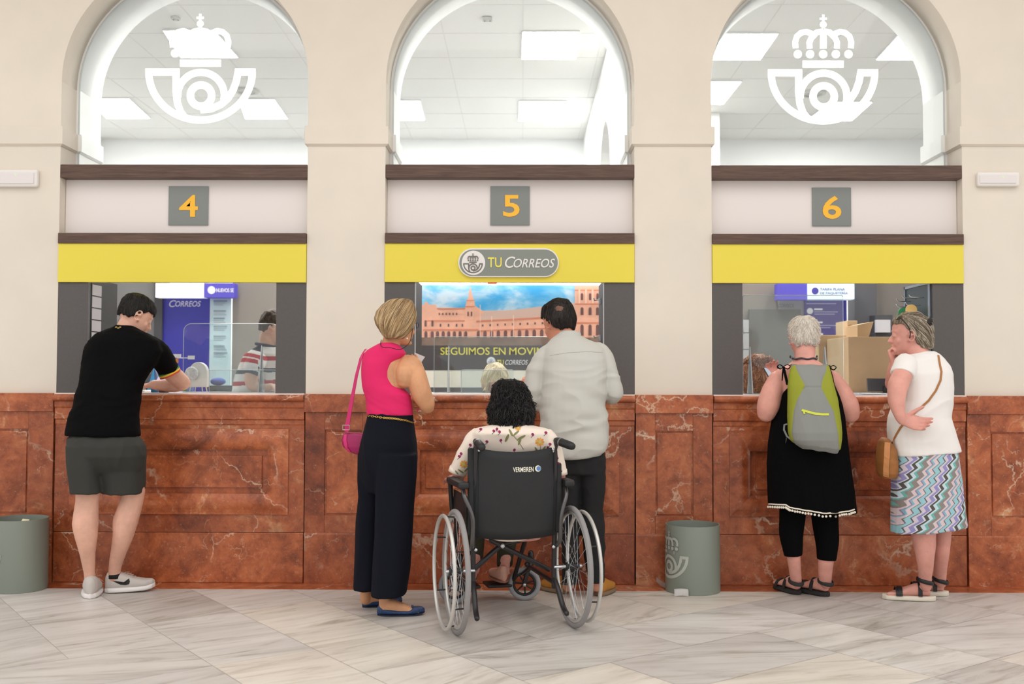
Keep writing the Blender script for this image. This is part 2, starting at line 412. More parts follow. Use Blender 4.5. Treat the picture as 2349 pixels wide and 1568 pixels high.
# ---- bays
BX = [(X(131), X(706)), (X(881), X(1457)), (X(1630), X(2213))]      # openings at the face
for k in range(3):
    c = sum(BX[k])/2; BX[k] = (c-.7607, c+.7607)
ZT = 4.75
ZSP = P(1170, 186, YF).z
def wall_slab(name, Y0, Y1, inset, material, label):
    bm = nb(); R_ = .7607-inset
    z0 = Z(902) if Y0 < .2 else Z(900.6)
    for k, (a, b) in enumerate(BX):
        cx = (a+b)/2; n = 40
        pts = [(cx-R_*cos(pi*i/n), ZSP+R_*sin(pi*i/n)) for i in range(n+1)]
        vf = []
        for x, z in pts: vf.append([bm.verts.new((x, Y0, z)), bm.verts.new((x, Y1, z)), bm.verts.new((x, Y0, ZT)), bm.verts.new((x, Y1, ZT))])
        for p, q in zip(vf, vf[1:]):
            bm.faces.new((p[0], q[0], q[2], p[2])); bm.faces.new((p[1], p[3], q[3], q[1]))
            f = bm.faces.new((p[0], p[1], q[1], q[0])); f.smooth = True
    edges = [-4.6]+[e for a, b in BX for e in ((a+b)/2-R_, (a+b)/2+R_)]+[4.6]
    for i in range(0, len(edges), 2):
        x0, x1 = edges[i], edges[i+1]
        v = [[bm.verts.new((x, y, z)) for z in (z0, ZSP, ZT)] for x, y in ((x0, Y0), (x1, Y0), (x1, Y1), (x0, Y1))]
        for s in range(4):
            A, B = v[s], v[(s+1) % 4]
            bm.faces.new((A[0], B[0], B[1], A[1]))
            if s in (0, 2) or (s == 3 and i == 0) or (s == 1 and i == 6): bm.faces.new((A[1], B[1], B[2], A[2]))
    bmesh.ops.remove_doubles(bm, verts=bm.verts, dist=1e-5)
    o = obj(name, bm, material, smooth=False)
    return tag(o, label, 'wall', kind='structure')
wall_slab('wall_front', YF, .27, 0, MCREAM, 'cream plaster wall with three tall arches above the counters')
wall_slab('wall_inner', .27, .60, .022, MWHITE, 'white plaster inner side of the arched wall')
# lower wall core between bays (behind the marble)
tn = [0]
def trim(bm, m, label, smooth=False, bev=0):
    tn[0] += 1
    return tag(obj('trim_%d' % tn[0], bm, m, smooth=smooth, bev=bev), label, 'trim', kind='structure')
bm = nb(); box(bm, -4.6, 4.6, -1.5, .3, ZT-.05, ZT+.2)  # unseen slab added to shade the upper part of the cream wall
tag(obj('ceiling_shade_slab', bm, MCREAM), 'added cream slab, unseen above the arched wall, shading its top', 'ceiling', kind='structure')
# imposts where the arches spring
zi0, zi1 = P(1170, 331, YF).z, P(1170, 290, YF).z
pil = [(-4.6, BX[0][0]), (BX[0][1], BX[1][0]), (BX[1][1], BX[2][0]), (BX[2][1], 4.6)]
names = ['left end pillar', 'pillar between windows four and five', 'pillar between windows five and six', 'right end pillar']
def band(bm, x0, x1, y0, y1, prof, ends):
    """prof: (outset, z) list; a moulding round a pillar; ends: (left, right) wrap"""
    rs = []
    for o_, z in prof:
        a = x0-(o_ if ends[0] else 0); b = x1+(o_ if ends[1] else 0)
        rs.append([bm.verts.new(c) for c in ((a, y0-o_, z), (b, y0-o_, z), (b, y1, z), (a, y1, z))])
    skin(bm, rs)
for k, (a, b) in enumerate(pil):
    bm = nb(); en = (k > 0, k < 3)
    band(bm, a, b, YF, .268, [(.004, zi0-.012), (.018, zi0), (.018, zi1-.004), (.002, zi1)], en)
    trim(bm, MCREAM, 'cream impost moulding on the '+names[k])
    bm = nb(); band(bm, a-(.022 if en[0] else 0), b+(.022 if en[1] else 0), .272, .61, [(.004, zi0-.012), (.016, zi0), (.016, zi1-.004), (.002, zi1)], en)
    trim(bm, MWHITE, 'white inner impost moulding behind the '+names[k])
# marble lining: pillar bases
zc, zcap, zled, zbot = Z(902), Z(944), Z(1220), .0008
pz1, pz0 = Z(984), Z(1180)
def frame_rings(bm, x0, x1, z0, z1, prof, fill=True):
    """nested rectangles: prof of (inset, y)"""
    rs = [[bm.verts.new(c) for c in ((x0+i, y, z0+i), (x1-i, y, z0+i), (x1-i, y, z1-i), (x0+i, y, z1-i))] for i, y in prof]
    skin(bm, rs, False)
    if fill: bm.faces.new(rs[-1])
def slab_with_hole(bm, x0, x1, z0, z1, hx0, hx1, hz0, hz1, Y, Y1):
    o_ = [bm.verts.new(c) for c in ((x0, Y, z0), (x1, Y, z0), (x1, Y, z1), (x0, Y, z1))]
    h = [bm.verts.new(c) for c in ((hx0, Y, hz0), (hx1, Y, hz0), (hx1, Y, hz1), (hx0, Y, hz1))]
    for k in range(4): bm.faces.new((o_[k], o_[(k+1) % 4], h[(k+1) % 4], h[k]))
    b = [bm.verts.new((v.co.x, Y1, v.co.z)) for v in o_]
    for k in range(4): bm.faces.new((o_[k], b[k], b[(k+1) % 4], o_[(k+1) % 4]))
for k, (a, b) in enumerate(pil):
    a2 = a if k else a; cen = {0: X(33), 1: (a+b)/2, 2: (a+b)/2, 3: X(2307)}[k]
    hw = .114
    aa, bb = (a+.004 if k else a), (b-.004 if k < 3 else b)
    bm = nb()
    frame_rings(bm, cen-hw, cen+hw, pz0, pz1, [(0, YM+.012), (.010, YM+.012), (.013, YM+.004)])
    box(bm, cen-hw, cen+hw, YM+.0125, .27, pz0, pz1)
    trim(bm, MRED, 'raised red marble panel in the base of the '+names[k])
    for x0, x1, z0, z1, nm in ((aa, cen-hw, zled, zcap, 'left upright'), (cen+hw, bb, zled, zcap, 'right upright'), (cen-hw, cen+hw, pz1, zcap, 'top rail'), (cen-hw, cen+hw, zled, pz0, 'bottom rail')):
        bm = nb(); box(bm, x0+.0004, x1-.0004, YM, .27, z0, z1); trim(bm, MRED, 'red marble %s slab in the base of the %s' % (nm, names[k]), bev=.001)
    bm = nb(); box(bm, aa-.004*(k > 0), bb+.004*(k < 3), YM-.018, .27, zcap, zc)
    trim(bm, MRED, 'red marble cap block on the '+names[k], bev=.003)
    bm = nb(); band(bm, aa, bb, YM-.004, .27, [(0, zbot), (.0, zled-.012), (-.004, zled)], (0, 0))
    trim(bm, MRED, 'red marble lower course of the '+names[k])

# ---- service counters
MTOP = mat('pale_worktop', (236, 222, 214), .35)
def counter(k, num):
    a, b = BX[k]; a += .0; b -= .0
    r = empty('service_counter', ((a+b)/2, .3, 0), 0, 'red marble service counter with stepped rectangular panel under sign number '+num, 'counter', 'marble service counters')
    Y = YM+.012
    bm = nb()
    xo0, xo1 = X(167 if k == 0 else 0) if 0 else (a+b)/2-.663, (a+b)/2+.663
    slab_with_hole(bm, a+.003, b-.003, zled, Z(975), xo0, xo1, Z(1179), Z(983), Y, .27)
    obj('front_panel', bm, MRED, r)
    bm = nb()
    pr = [(0, Y), (0, Y-.010), (.012, Y-.012)]
    for i in range(1, 10):
        t = i/10; pr.append((.02+.1*t, Y-.012-.015*sin(pi*t)**.8))
    pr += [(.125, Y-.008), (.125, Y+.012), (.160, Y+.012), (.162, Y-.002)]
    frame_rings(bm, xo0, xo1, Z(1179), Z(983), pr)
    obj('raised_panel', bm, MRED, r)
    bm = nb()
    prof = [(Y, Z(975)), (Y-.004, Z(972)), (Y-.004, Z(963)), (Y-.014, Z(960)), (Y-.014, Z(936)), (Y-.020, Z(933)), (Y-.022, Z(928)), (Y-.022, Z(921)), (Y-.034, Z(919))]
    zt, zb_ = Z(905), Z(919)
    for i in range(0, 9):
        t = i/8*pi; prof.append((Y-.036-.016*sin(t), zb_+(zt-zb_)*(1-cos(t))/2))
    prof.append((Y-.03, Z(904))); prof.append((.3, Z(904)))
    L = [[bm.verts.new((x, y, z)) for y, z in prof] for x in (a+.003, b-.003)]
    for i in range(len(prof)-1): bm.faces.new((L[0][i], L[1][i], L[1][i+1], L[0][i+1]))
    back = [bm.verts.new((x, .3, Z(975))) for x in (a+.003, b-.003)]
    bm.faces.new(L[0]+[back[0]]); bm.faces.new(L[1]+[back[1]])
    obj('cornice', bm, MRED, r)
    bm = nb(); box(bm, a+.003, b-.003, Y-.006, .27, zbot, zled-.003); obj('plinth', bm, MRED, r, bev=.004)
    bm = nb(); box(bm, a+.003, b-.003, YM-.012, .78, Z(904), Z(901.2)); obj('worktop', bm, MTOP, r)
    bm = nb(); box(bm, a+.02, b-.02, .271, .75, .0, Z(905)); obj('cabinet', bm, MGREY, r)
    return r
for k, n_ in enumerate(('four', 'five', 'six')): counter(k, n_)

# ---- teller surrounds
DIG = {0: (411, 454, 447, 497), 1: (1154, 1192, 447, 497), 2: (1887, 1930, 449, 502)}
PL = {0: (387, 477, 427, 516), 1: (1125, 1215, 427, 516), 2: (1863, 1953, 430, 518)}
def surround(k):
    a, b = BX[k]; cx = (a+b)/2; px0 = (133, 884, 1630)[k]; px1 = (708, 1456, 2208)[k]; dy = (0, 0, 2)[k]
    n_ = '456'[k]; wrd = ('four', 'five', 'six')[k]
    extra = ('with plain yellow band', 'with oval name sign on its yellow band', 'with plain yellow band')[k]
    r = empty('teller_surround', (cx, .2, Z(904)), 0, 'teller window surround %s and number %s plate' % (extra, wrd), 'teller window', 'teller window surrounds')
    def bx(nm, yt, yb, Y0, Y1, m, i0=.002, i1=.002, bev=.002):
        bm = nb(); box(bm, a+i0, b-i1, Y0, Y1, P(px0+200, yb+dy, Y0).z, P(px0+200, yt+dy, Y0).z); return obj(nm, bm, m, r, bev=bev)
    bx('top_beam', 377, 407, YF+.0, .3, MWOOD)
    o = bx('number_board', 400, 540, .13, .15, MBOARD)
    bx('lower_beam', 534, 558, YF-.02, .3, MWOOD)
    bx('fascia', 557, 647, YF-.012, YF+.02, MYEL)
    w0 = .185
    for s, nm in ((0, 'left'), (1, 'right')):
        bm = nb(); x0 = a+.002 if s == 0 else b-w0; x1 = a+w0 if s == 0 else b-.002
        box(bm, x0, x1, YF+.001, YF+.021, Z(901), P(px0+200, 646+dy, YF).z)
        pn = obj('side_panel', bm, MGREY, r, bev=.001)
        bm = nb(); y1 = .5; z0, z1 = Z(901), P(px0+200, 640+dy, YF).z
        box(bm, x1-.02 if s == 0 else x0, x1 if s == 0 else x0+.02, YF+.021, y1, z0, z1); box(bm, x0 if s == 0 else x0+.02, x1-.02 if s == 0 else x1, YF+.0211, .262, z0, z1-.002)
        box(bm, (a+.024) if s == 0 else x0+.02, x1-.02 if s == 0 else b-.024, y1-.02, y1, z0, z1-.002)
        m_ = MBLACK if k == 1 else mat('steel_blue_reveal', (84, 88, 92), .5)
        obj('reveal', bm, m_, pn)
        xi = x1 if s == 0 else x0; sg = 1 if s == 0 else -1
        if k == 1:
            bm = nb(); box(bm, min(xi, xi+sg*.006), max(xi, xi+sg*.006), YF, YF+.012, z0, z1); obj('edge_strip', bm, mat('light_edge', (176, 176, 178), .4), pn)
    # number plate with its digit
    x0, x1, yt, yb = PL[k]
    bm = nb(); pbox(bm, x0, x1, yt, yb, .120, .13); pl_ = obj('number_plate', bm, MPLATE, r, bev=.001)
    x0, x1, yt, yb = DIG[k]
    text('digit', n_, x0, x1, yt, yb, .1185, MORANGE, pl_, bold=.018)
    if k == 1:
        # rounded sign
        cy = 602; bm = nb()
        def cap(xl, xr, yt, yb, Y, d, mi):
            rr = (yb-yt)/2; pts = []
            for i in range(25): t = -pi/2+pi*i/24; pts.append((xr-rr+rr*cos(t), (yt+yb)/2+rr*sin(t)))
            for i in range(25): t = pi/2+pi*i/24; pts.append((xl+rr+rr*cos(t), (yt+yb)/2+rr*sin(t)))
            prism(bm, [P(p[0], p[1], Y) for p in pts], V((0, d, 0)), mi)
        cap(1051, 1282, 569, 635, .022, .016, 0); sg = obj('name_sign', bm, MPWHITE, r)
        bm = nb(); cap(1054, 1279.5, 572, 632.5, .020, .002, 0); obj('sign_field', bm, mat('sign_grey', (132, 138, 130), .5), sg)
        bm = nb(); pts = [P(1086+27*cos(2*pi*i/40), 602.5+28*sin(2*pi*i/40), .0185) for i in range(40)]
        prism(bm, pts, V((0, .0015, 0))); obj('emblem_disc', bm, MPWHITE, sg)
        bm = nb(); emblem(bm, lambda u, v: P(1085+u*.075, 580.5-(v+76)*.077, .0175), V((0, .001, 0)))
        obj('emblem', bm, mat('sign_grey_dark', (112, 110, 104), .5), sg)
        my = mat('sign_yellow', (236, 224, 96), .5)
        text('lettering', 'TU', 1119, 1151, 590, 613, .0185, my, sg, bold=.012)
        text('lettering', 'C', 1158, 1182, 588, 614, .0185, MPWHITE, sg, shear=.28, bold=.004)
        text('lettering', 'ORREOS', 1178, 1273, 593, 613.5, .0185, MPWHITE, sg, shear=.28, bold=.008)
    return r
SUR = [surround(k) for k in range(3)]

# ---- glass panes of the arches, with emblems on the outer two
MGL = glass('arch_glass', (250, 252, 252))
mv, ntv, bv = nmat('white_vinyl')
bv.inputs['Base Color'].default_value = (.9, .9, .9, 1); bv.inputs['Roughness'].default_value = .6
tr = ntv.nodes.new('ShaderNodeBsdfTranslucent'); tr.inputs[0].default_value = (.95, .95, .95, 1); ad = ntv.nodes.new('ShaderNodeAddShader')
ntv.links.new(bv.outputs[0], ad.inputs[0]); ntv.links.new(tr.outputs[0], ad.inputs[1]); ntv.links.new(ad.outputs[0], ntv.nodes['Material Output'].inputs[0])
for k, (a, b) in enumerate(BX):
    cx = (a+b)/2; bm = nb(); zb = P(400, 377, YF).z-.02
    pts = [V((cx+.745*cos(pi*i/40), .262, ZSP+.745*sin(pi*i/40))) for i in range(41)]+[V((cx-.745, .262, zb)), V((cx+.745, .262, zb))]
    prism(bm, pts, V((0, .006, 0)))
    wo = tag(obj('window_%d' % (k+1), bm, MGL), 'clear glass pane in the arch above counter '+('four', 'five', 'six')[k], 'window', kind='structure')
    if k != 1:
        ex, ey = ((460, 157), (1888, 159))[k//2]
        bm = nb(); emblem(bm, lambda u, v: P(ex+u/2.376, ey-(v+372)/2.376, .2605), None)
        e_ = obj('emblem', bm, mv, wo); e_['label'] = 'white crown and post horn emblem stuck on the glass'

# ---- emergency lights on the end pillars
for xl, xr, yt, yb, lb in ((-22, 85, 388, 428, 'rounded white emergency light on the left end pillar'), (2243, 2340, 394, 427, 'slim white emergency light on the right end pillar')):
    bm = nb(); pbox(bm, xl, xr, yt, yb, YF-.035, YF); r = obj('emergency_light', bm, MPWHITE, bev=.012); tag(r, lb, 'emergency light')
    bm = nb(); pbox(bm, xl+5, xr-8, yt+7, yb-7, YF-.041, YF-.034); obj('diffuser', bm, mat('milky_diffuser', (228, 222, 220), .35), r, bev=.004)
    bm = nb(); ball(bm, P(xl+58, yt+12, YF-.043), .003); obj('indicator', bm, mat('green_led', (150, 220, 110), .4, emit=1.0), r)

# ---- office behind
DB = 5.0; H = 1.235+2.6
def solid(name, x0, x1, y0, y1, z0, z1, m, label, cat, kind=None):
    bm = nb(); box(bm, x0, x1, y0, y1, z0, z1); return solo(name, bm, m, label, cat, kind=kind)
MCEIL = mat('office_ceiling', (226, 225, 222), .9)
solid('wall_back', -4.6, 4.6, DB, DB+.1, 0, ZT, mat('office_white', (240, 240, 240), .9), 'white back wall of the office', 'wall', 'structure')
solid('wall_left', -4.7, -4.6, .6, DB+.1, 0, ZT, MWHITE, 'white left wall of the office', 'wall', 'structure')
solid('wall_right', 4.6, 4.7, .6, DB+.1, 0, ZT, MWHITE, 'white right wall of the office', 'wall', 'structure')
bm = nb(); box(bm, -4.6, 4.6, .6, DB, H, H+.1)
ce = tag(obj('ceiling', bm, MCEIL), 'pale suspended ceiling of the office', 'ceiling', kind='structure')
bm = nb()                                                            # thin joints of the ceiling tiles
for x in [-4.2+.6*i for i in range(15)]: box(bm, x-.004, x+.004, .6, DB, H-.002, H+.01)
for y in [.9+.6*i for i in range(7)]: box(bm, -4.6, 4.6, y-.004, y+.004, H-.0021, H+.01)
tag(obj('ceiling_joint', bm, mat('ceiling_joint', (214, 213, 210), .9), ce), kind='structure')
solid('wall_divider', .66, .80, 2.9, DB, 2.2, H-.003, MWHITE, 'white wall running back beside the middle arch', 'wall', 'structure')
# its front part with an arched opening seen through the middle arch
bm = nb(); x0, x1 = .66, .80; n = 24; cy, rr, zs = 2.1, .55, 2.75
pts = [(cy-rr*cos(pi*i/n), zs+rr*sin(pi*i/n)*1.0) for i in range(n+1)]
for x in (x0, x1):
    pass
A = [[bm.verts.new((x, y, z)) for x in (x0, x1)]+[bm.verts.new((x, y, H-.003)) for x in (x0, x1)] for y, z in pts]
for p, q in zip(A, A[1:]):
    bm.faces.new((p[0], q[0], q[2], p[2])); bm.faces.new((p[1], q[1], q[3], p[3])); bm.faces.new((p[0], p[1], q[1], q[0]))
box(bm, x0, x1, cy+rr, 2.9, 2.2, H-.003); box(bm, x0, x1, .6, cy-rr, 2.2, H-.003)
tag(obj('wall_divider_arch', bm, MWHITE), 'white divider wall with an arched opening', 'wall', kind='structure')
solid('wall_pier', 1.3, 1.92, 3.85, DB-.01, 2.2, H-.003, MWHITE, 'bright white pier seen at the left of arch six', 'wall', 'structure')
# ceiling light panels by their corners on the ceiling
LP = mat('light_panel', (255, 254, 250), .5, emit=38)
def cpanel(c4, lb):
    q = [PZ(x, y, H-.012) for x, y in c4]
    bm = nb(); prism(bm, q, V((0, 0, .01))); r = solo('ceiling_light', bm, mat('panel_frame', (235, 235, 235), .5), lb, 'ceiling light', 'square light panels of the office ceiling')
    c = sum(q, V())/4; q2 = [c+(p-c)*.96-V((0, 0, .002)) for p in q]
    bm = nb(); prism(bm, q2, V((0, 0, .003))); obj('diffuser', bm, LP, r)
cpanel([(205, 226), (296, 226), (346, 272), (243, 272)], 'light panel low at the left of arch four')
cpanel([(545, 228), (630, 228), (661, 273), (562, 273)], 'light panel low at the right of arch four, under the horn')
cpanel([(372, 70), (492, 70), (548, 133), (414, 133)], 'light panel behind the crown of the emblem in arch four')
cpanel([(1197, 73), (1330, 73), (1322, 137), (1195, 137)], 'upper light panel in the middle arch')
cpanel([(1190, 232), (1300, 232), (1297, 278), (1188, 278)], 'lower right light panel in the middle arch')
cpanel([(855, 231), (965, 231), (976, 276), (872, 276)], 'lower left light panel in the middle arch')
cpanel([(795, 73), (925, 73), (935, 134), (812, 134)], 'light panel showing as a small triangle at the left of the middle arch')
cpanel([(1658, 77), (1788, 77), (1745, 138), (1622, 138)], 'upper left light panel in arch six')
cpanel([(2062, 79), (2190, 79), (2135, 138), (2008, 138)], 'upper right light panel in arch six, cut by the arch')
cpanel([(1590, 187), (1703, 187), (1660, 240), (1542, 240)], 'light panel at the left edge of arch six')
cpanel([(1905, 234), (2003, 234), (1955, 277), (1850, 277)], 'light panel behind the foot of the horn in arch six')
for k, (a, b) in enumerate(BX):  # unseen panels added to brighten the wall picture, worktops and clerks
    cx = (a+b)/2; bm = nb(); box(bm, cx-.35, cx+.35, .615, .70, H-.012, H-.002); r = solo('ceiling_light', bm, MC['panel_frame'], 'added fill light panel close behind the arch above counter '+('four', 'five', 'six')[k]+', above the photo edge', 'ceiling light', 'square light panels of the office ceiling')
    bm = nb(); box(bm, cx-.33, cx+.33, .622, .693, H-.015, H-.0125); obj('diffuser', bm, mat('added_fill_panel', (255, 254, 250), .5, emit=9), r)
for x, y, s, lb in ((403, 40, 11, 'round smoke detector on the ceiling seen through arch four'), (1865, 213, 30, 'round air grille on the ceiling seen through arch six'), (566, 208, 28, 'round air grille on the ceiling seen through arch four'), (1118, 42, 16, 'small square grille on the ceiling seen through the middle arch')):
    c = PZ(x, y, H-.004); rr = s*SC(c.y); bm = nb(); nn = 4 if 'square' in lb else 28
    m_ = mat('grille_grey', (196, 196, 192), .6)
    rs = []
    for r_, z in ((rr, H-.004), (rr*.95, H-.02), (rr*.7, H-.022), (rr*.68, H-.010), (rr*.4, H-.012), (rr*.38, H-.024), (.01, H-.026)):
        rs.append([bm.verts.new((c.x+r_*cos(2*pi*i/nn+pi/4), c.y+r_*sin(2*pi*i/nn+pi/4), z)) for i in range(nn)])
    skin(bm, rs); solo('smoke_detector' if 'smoke' in lb else 'ceiling_grille', bm, m_, lb, 'smoke detector' if 'smoke' in lb else 'grille')
# ================================================================ behind the counters
YP = 3.0
def flat(name, xl, xr, yt, yb, Y, th, m, label, cat, group=None, parent=None, bev=0, kind=None):
    bm = nb(); pbox(bm, xl, xr, yt, yb, Y, Y+th)
    if parent is not None: return obj(name, bm, m, parent, bev=bev)
    return solo(name, bm, m, label, cat, group, kind, bev=bev)
def tofloor(name, xl, xr, yt, Y, th, m, label, cat, kind=None, z0=0):
    a = P(xl, yt, Y); b = P(xr, yt, Y); bm = nb(); box(bm, a.x, b.x, Y, Y+th, z0, a.z)
    return solo(name, bm, m, label, cat, kind=kind)
MG1 = mat('partition_grey', (128, 127, 128), .7); MTAUPE = mat('partition_taupe', (142, 134, 128), .7)
MDK = mat('dark_column', (70, 70, 74), .6); MPUR = mat('purple_sign', (78, 70, 168), .5); MBLU = mat('blue_poster', (52, 52, 156), .45)
MLB = mat('pale_blue_board', (196, 220, 228), .5); MLW = mat('lit_white_sign', (250, 250, 252), .5, emit=.55); MW = mat('print_white', (240, 240, 244), .5)
MCARD = mat('cardboard', (206, 176, 140), .85, var=.05, vs=5); MCARD2 = mat('cardboard_dark', (172, 130, 84), .85)
MACR = glass('clear_acrylic', (246, 250, 250), vis=.015); MEDGE = mat('acrylic_edge', (216, 222, 226), .2)
MTXT = mat('grey_print', (150, 166, 178), .6)
# bay four
tofloor('partition_panel', 190, 359, 560, YP+.02, .05, MG1, 'mid grey partition panel behind the man in black, left of the blue poster', 'partition')
tofloor('column', 356, 374, 560, YP-.03, .2, MDK, 'narrow dark column at the left edge of the blue poster', 'column', 'structure')
tofloor('partition_panel', 535, 760, 560, YP+.03, .05, MTAUPE, 'taupe partition panel behind the clerk in the striped shirt', 'partition')
r = tofloor('tall_poster', 374, 482, 660, YP, .02, MBLU, 'tall blue poster with white lettering behind counter four', 'poster')
text('lettering', 'C', 388, 404, 688, 704, YP-.002, mat('print_lilac', (196, 196, 220), .5), r, shear=.28, bold=.01)
text('lettering', 'ORREOS', 402, 461, 690, 703, YP-.002, mat('print_lilac', (196, 196, 220), .5), r, shear=.28, bold=.012)
r = flat('service_board', 482, 527, 676, 884, YP-.005, .02, MLB, 'pale blue list board with grey print lines right of the blue poster', 'board')
for i, y in enumerate((690, 713, 730, 748, 771, 793, 809)):
    bm = nb(); pbox(bm, 490, 521-(i % 3)*3, y-2, y+2, YP-.008, YP-.004)
    for q in (5, 9): pbox(bm, 490, 512+(i*7+q) % 9, y+q-1, y+q+.3, YP-.008, YP-.004)
    obj('print_line', bm, MTXT, r)
flat('light_box', 357, 468, 649, 682, YP-.14, .12, MLW, 'bright blank white light box above the blue poster', 'sign')
r = flat('light_box', 468, 537, 649, 682, YP-.14, .12, mat('purple_lit', (86, 78, 182), .5, emit=.25), 'purple light box with a round white logo above the pale blue board', 'sign')
bm = nb(); prism(bm, [P(485+9*cos(2*pi*i/28), 665+9*sin(2*pi*i/28), YP-.143) for i in range(28)], V((0, .002, 0))); obj('logo_disc', bm, MW, r)
text('lettering', 'NUEVOS SE', 496, 536, 661, 670, YP-.143, MW, r, bold=.02)
# slat wall on the side reveal of window four
a_, b_ = BX[0]; xr = a_+.185
pn = tag(empty('slat_shelf', (xr+.01, .25, Z(901)), 0), 'light grey slatted strip on the left side of window four', 'slat wall')
for i in range(9):
    z1 = P(210, 655+i*27, .2).z; bm = nb(); box(bm, xr+.001, xr+.006, .10, .24, z1-.066, z1); obj('slat', bm, mat('slat_grey', (172, 168, 172), .5), pn)
bm = nb(); box(bm, xr+.0005, xr+.004, .09, .498, Z(900.5), P(210, 642, .2).z); obj('backing', bm, MBLACK, pn)
# counter screens
MFOOT = glass('clear_foot', (250, 252, 252), vis=.22)
def screen(xl, xr, yt, Y, rad, label, feet=()):
    yb = 899; r = empty('counter_screen', P((xl+xr)/2, yb, Y), 0, label, 'screen')
    pts = []
    for cx, cy, a0 in ((xr-rad, yt+rad, 0), (xl+rad, yt+rad, 90)):
        for i in range(9):
            t = radians(a0+90*i/8); pts.append((cx+rad*cos(t), cy-rad*sin(t)))
    w = [P(x, y, Y) for x, y in pts]; zb = Z(901)+.001
    full = w+[V((w[-1].x, Y, zb)), V((w[0].x, Y, zb))]
    bm = nb(); prism(bm, full, V((0, .006, 0))); obj('pane', bm, MACR, r)
    bm = nb(); tube(bm, [(p+V((0, .003, 0)), .0022) for p in full], n=6, close=False, rnd=False); obj('edge', bm, MEDGE, r)
    for fx in feet:
        q = P(fx, 899, Y); bm = nb()
        prism(bm, [V((q.x+.004, q.y-.075, zb)), V((q.x+.004, q.y+.08, zb)), V((q.x+.004, q.y+.003, zb+.30))], V((-.008, 0, 0))); obj('foot', bm, MFOOT, r)
        bm = nb(); tube(bm, [(V((q.x, q.y-.075, zb+.002)), .003), (V((q.x, q.y, zb+.30)), .002), (V((q.x, q.y+.08, zb+.002)), .003)], n=6); obj('foot_edge', bm, MEDGE, r)
screen(421, 640, 742, .42, 18, 'clear acrylic screen with rounded corner on counter four', (599,))
screen(480, 633, 848, .30, 4, 'low clear acrylic sheet in front of the striped clerk')
screen(996, 1300, 772, .48, 5, 'clear acrylic screen on counter five', (1029,))
screen(1058, 1178, 848, .36, 4, 'low clear acrylic sheet in front of the blonde clerk')
screen(1704, 1934, 677, .44, 4, 'tall clear acrylic screen on counter six', (1721, 1893))
ZW = Z(901)+.001
def onw(name, px, Y, sx, sy, sz, m, label, cat, rot=0, bev=.003, shape=None):
    """small thing standing on the worktop"""
    q = P(px, 900, Y); bm = nb(); M_ = Matrix.Translation((q.x, q.y, ZW)) @ Matrix.Rotation(rot, 4, 'Z')
    box(bm, -sx/2, sx/2, -sy/2, sy/2, 0, sz, 0, M_)
    return solo(name, bm, m, label, cat, bev=bev)
# things on counter four
r = onw('card_terminal', 323, .42, .10, .14, .012, MPWHITE, 'white tray beside the man in black on counter four', 'tray')
r = empty('desk_monitor', P(332, 899, .62), 0, 'small dark monitor on counter four half hidden by the man in black', 'monitor')
q = P(332, 899, .62); bm = nb(); box(bm, q.x-.04, q.x+.07, .60, .70, ZW, ZW+.01); obj('base', bm, MBLACK, r)
bm = nb(); prism(bm, [V((q.x-.10, .62, ZW+.03)), V((q.x+.05, .62, ZW+.03)), V((q.x+.05, .62, ZW+.115)), V((q.x-.04, .62, ZW+.115))], V((0, .02, 0))); obj('display', bm, mat('monitor_grey', (104, 104, 108), .4), r)
bm = nb(); box(bm, q.x+.0, q.x+.02, .642, .66, ZW, ZW+.05); obj('stand', bm, MBLACK, r)
r = empty('leaflet_holder', P(352, 899, .55), 0, 'blue and white folded leaflets standing on counter four under the raised arm', 'leaflet')
q = P(352, 899, .55); bm = nb(); prism(bm, [V((q.x-.045, .55, ZW)), V((q.x+.012, .55, ZW)), V((q.x+.0, .55, ZW+.16))], V((0, .03, 0))); obj('leaflet', bm, mat('leaflet_blue', (70, 160, 220), .5), r)
bm = nb(); prism(bm, [V((q.x+.013, .555, ZW)), V((q.x+.055, .555, ZW)), V((q.x+.001, .555, ZW+.158))], V((0, .03, 0))); obj('leaflet', bm, mat('leaflet_slate', (96, 112, 150), .5), r)
q = P(370, 897, .30); bm = nb(); prism(bm, [V((q.x-.055, .30, ZW+.035)), V((q.x+.03, .30, ZW+.035)), V((q.x+.03, .30, ZW+.10)), V((q.x-.01, .30, ZW+.115))], V((0, .008, 0)))
r = solo('tablet', bm, mat('tablet_screen', (200, 196, 240), .3, emit=.4), 'small tablet with lilac screen on counter four', 'tablet')
bm = nb(); box(bm, q.x-.03, q.x+.02, .312, .36, ZW, ZW+.05); obj('stand', bm, MBLACK, r)
onw('stapler', 355, .2, .045, .03, .03, mat('cyan_plastic', (40, 150, 220), .4), 'small bright blue gadget on counter four by the forearm', 'gadget', .3)
onw('sticker_pad', 376, .12, .05, .04, .012, mat('brown_pad', (110, 60, 50), .6), 'small brown pad under the forearm on counter four', 'pad')
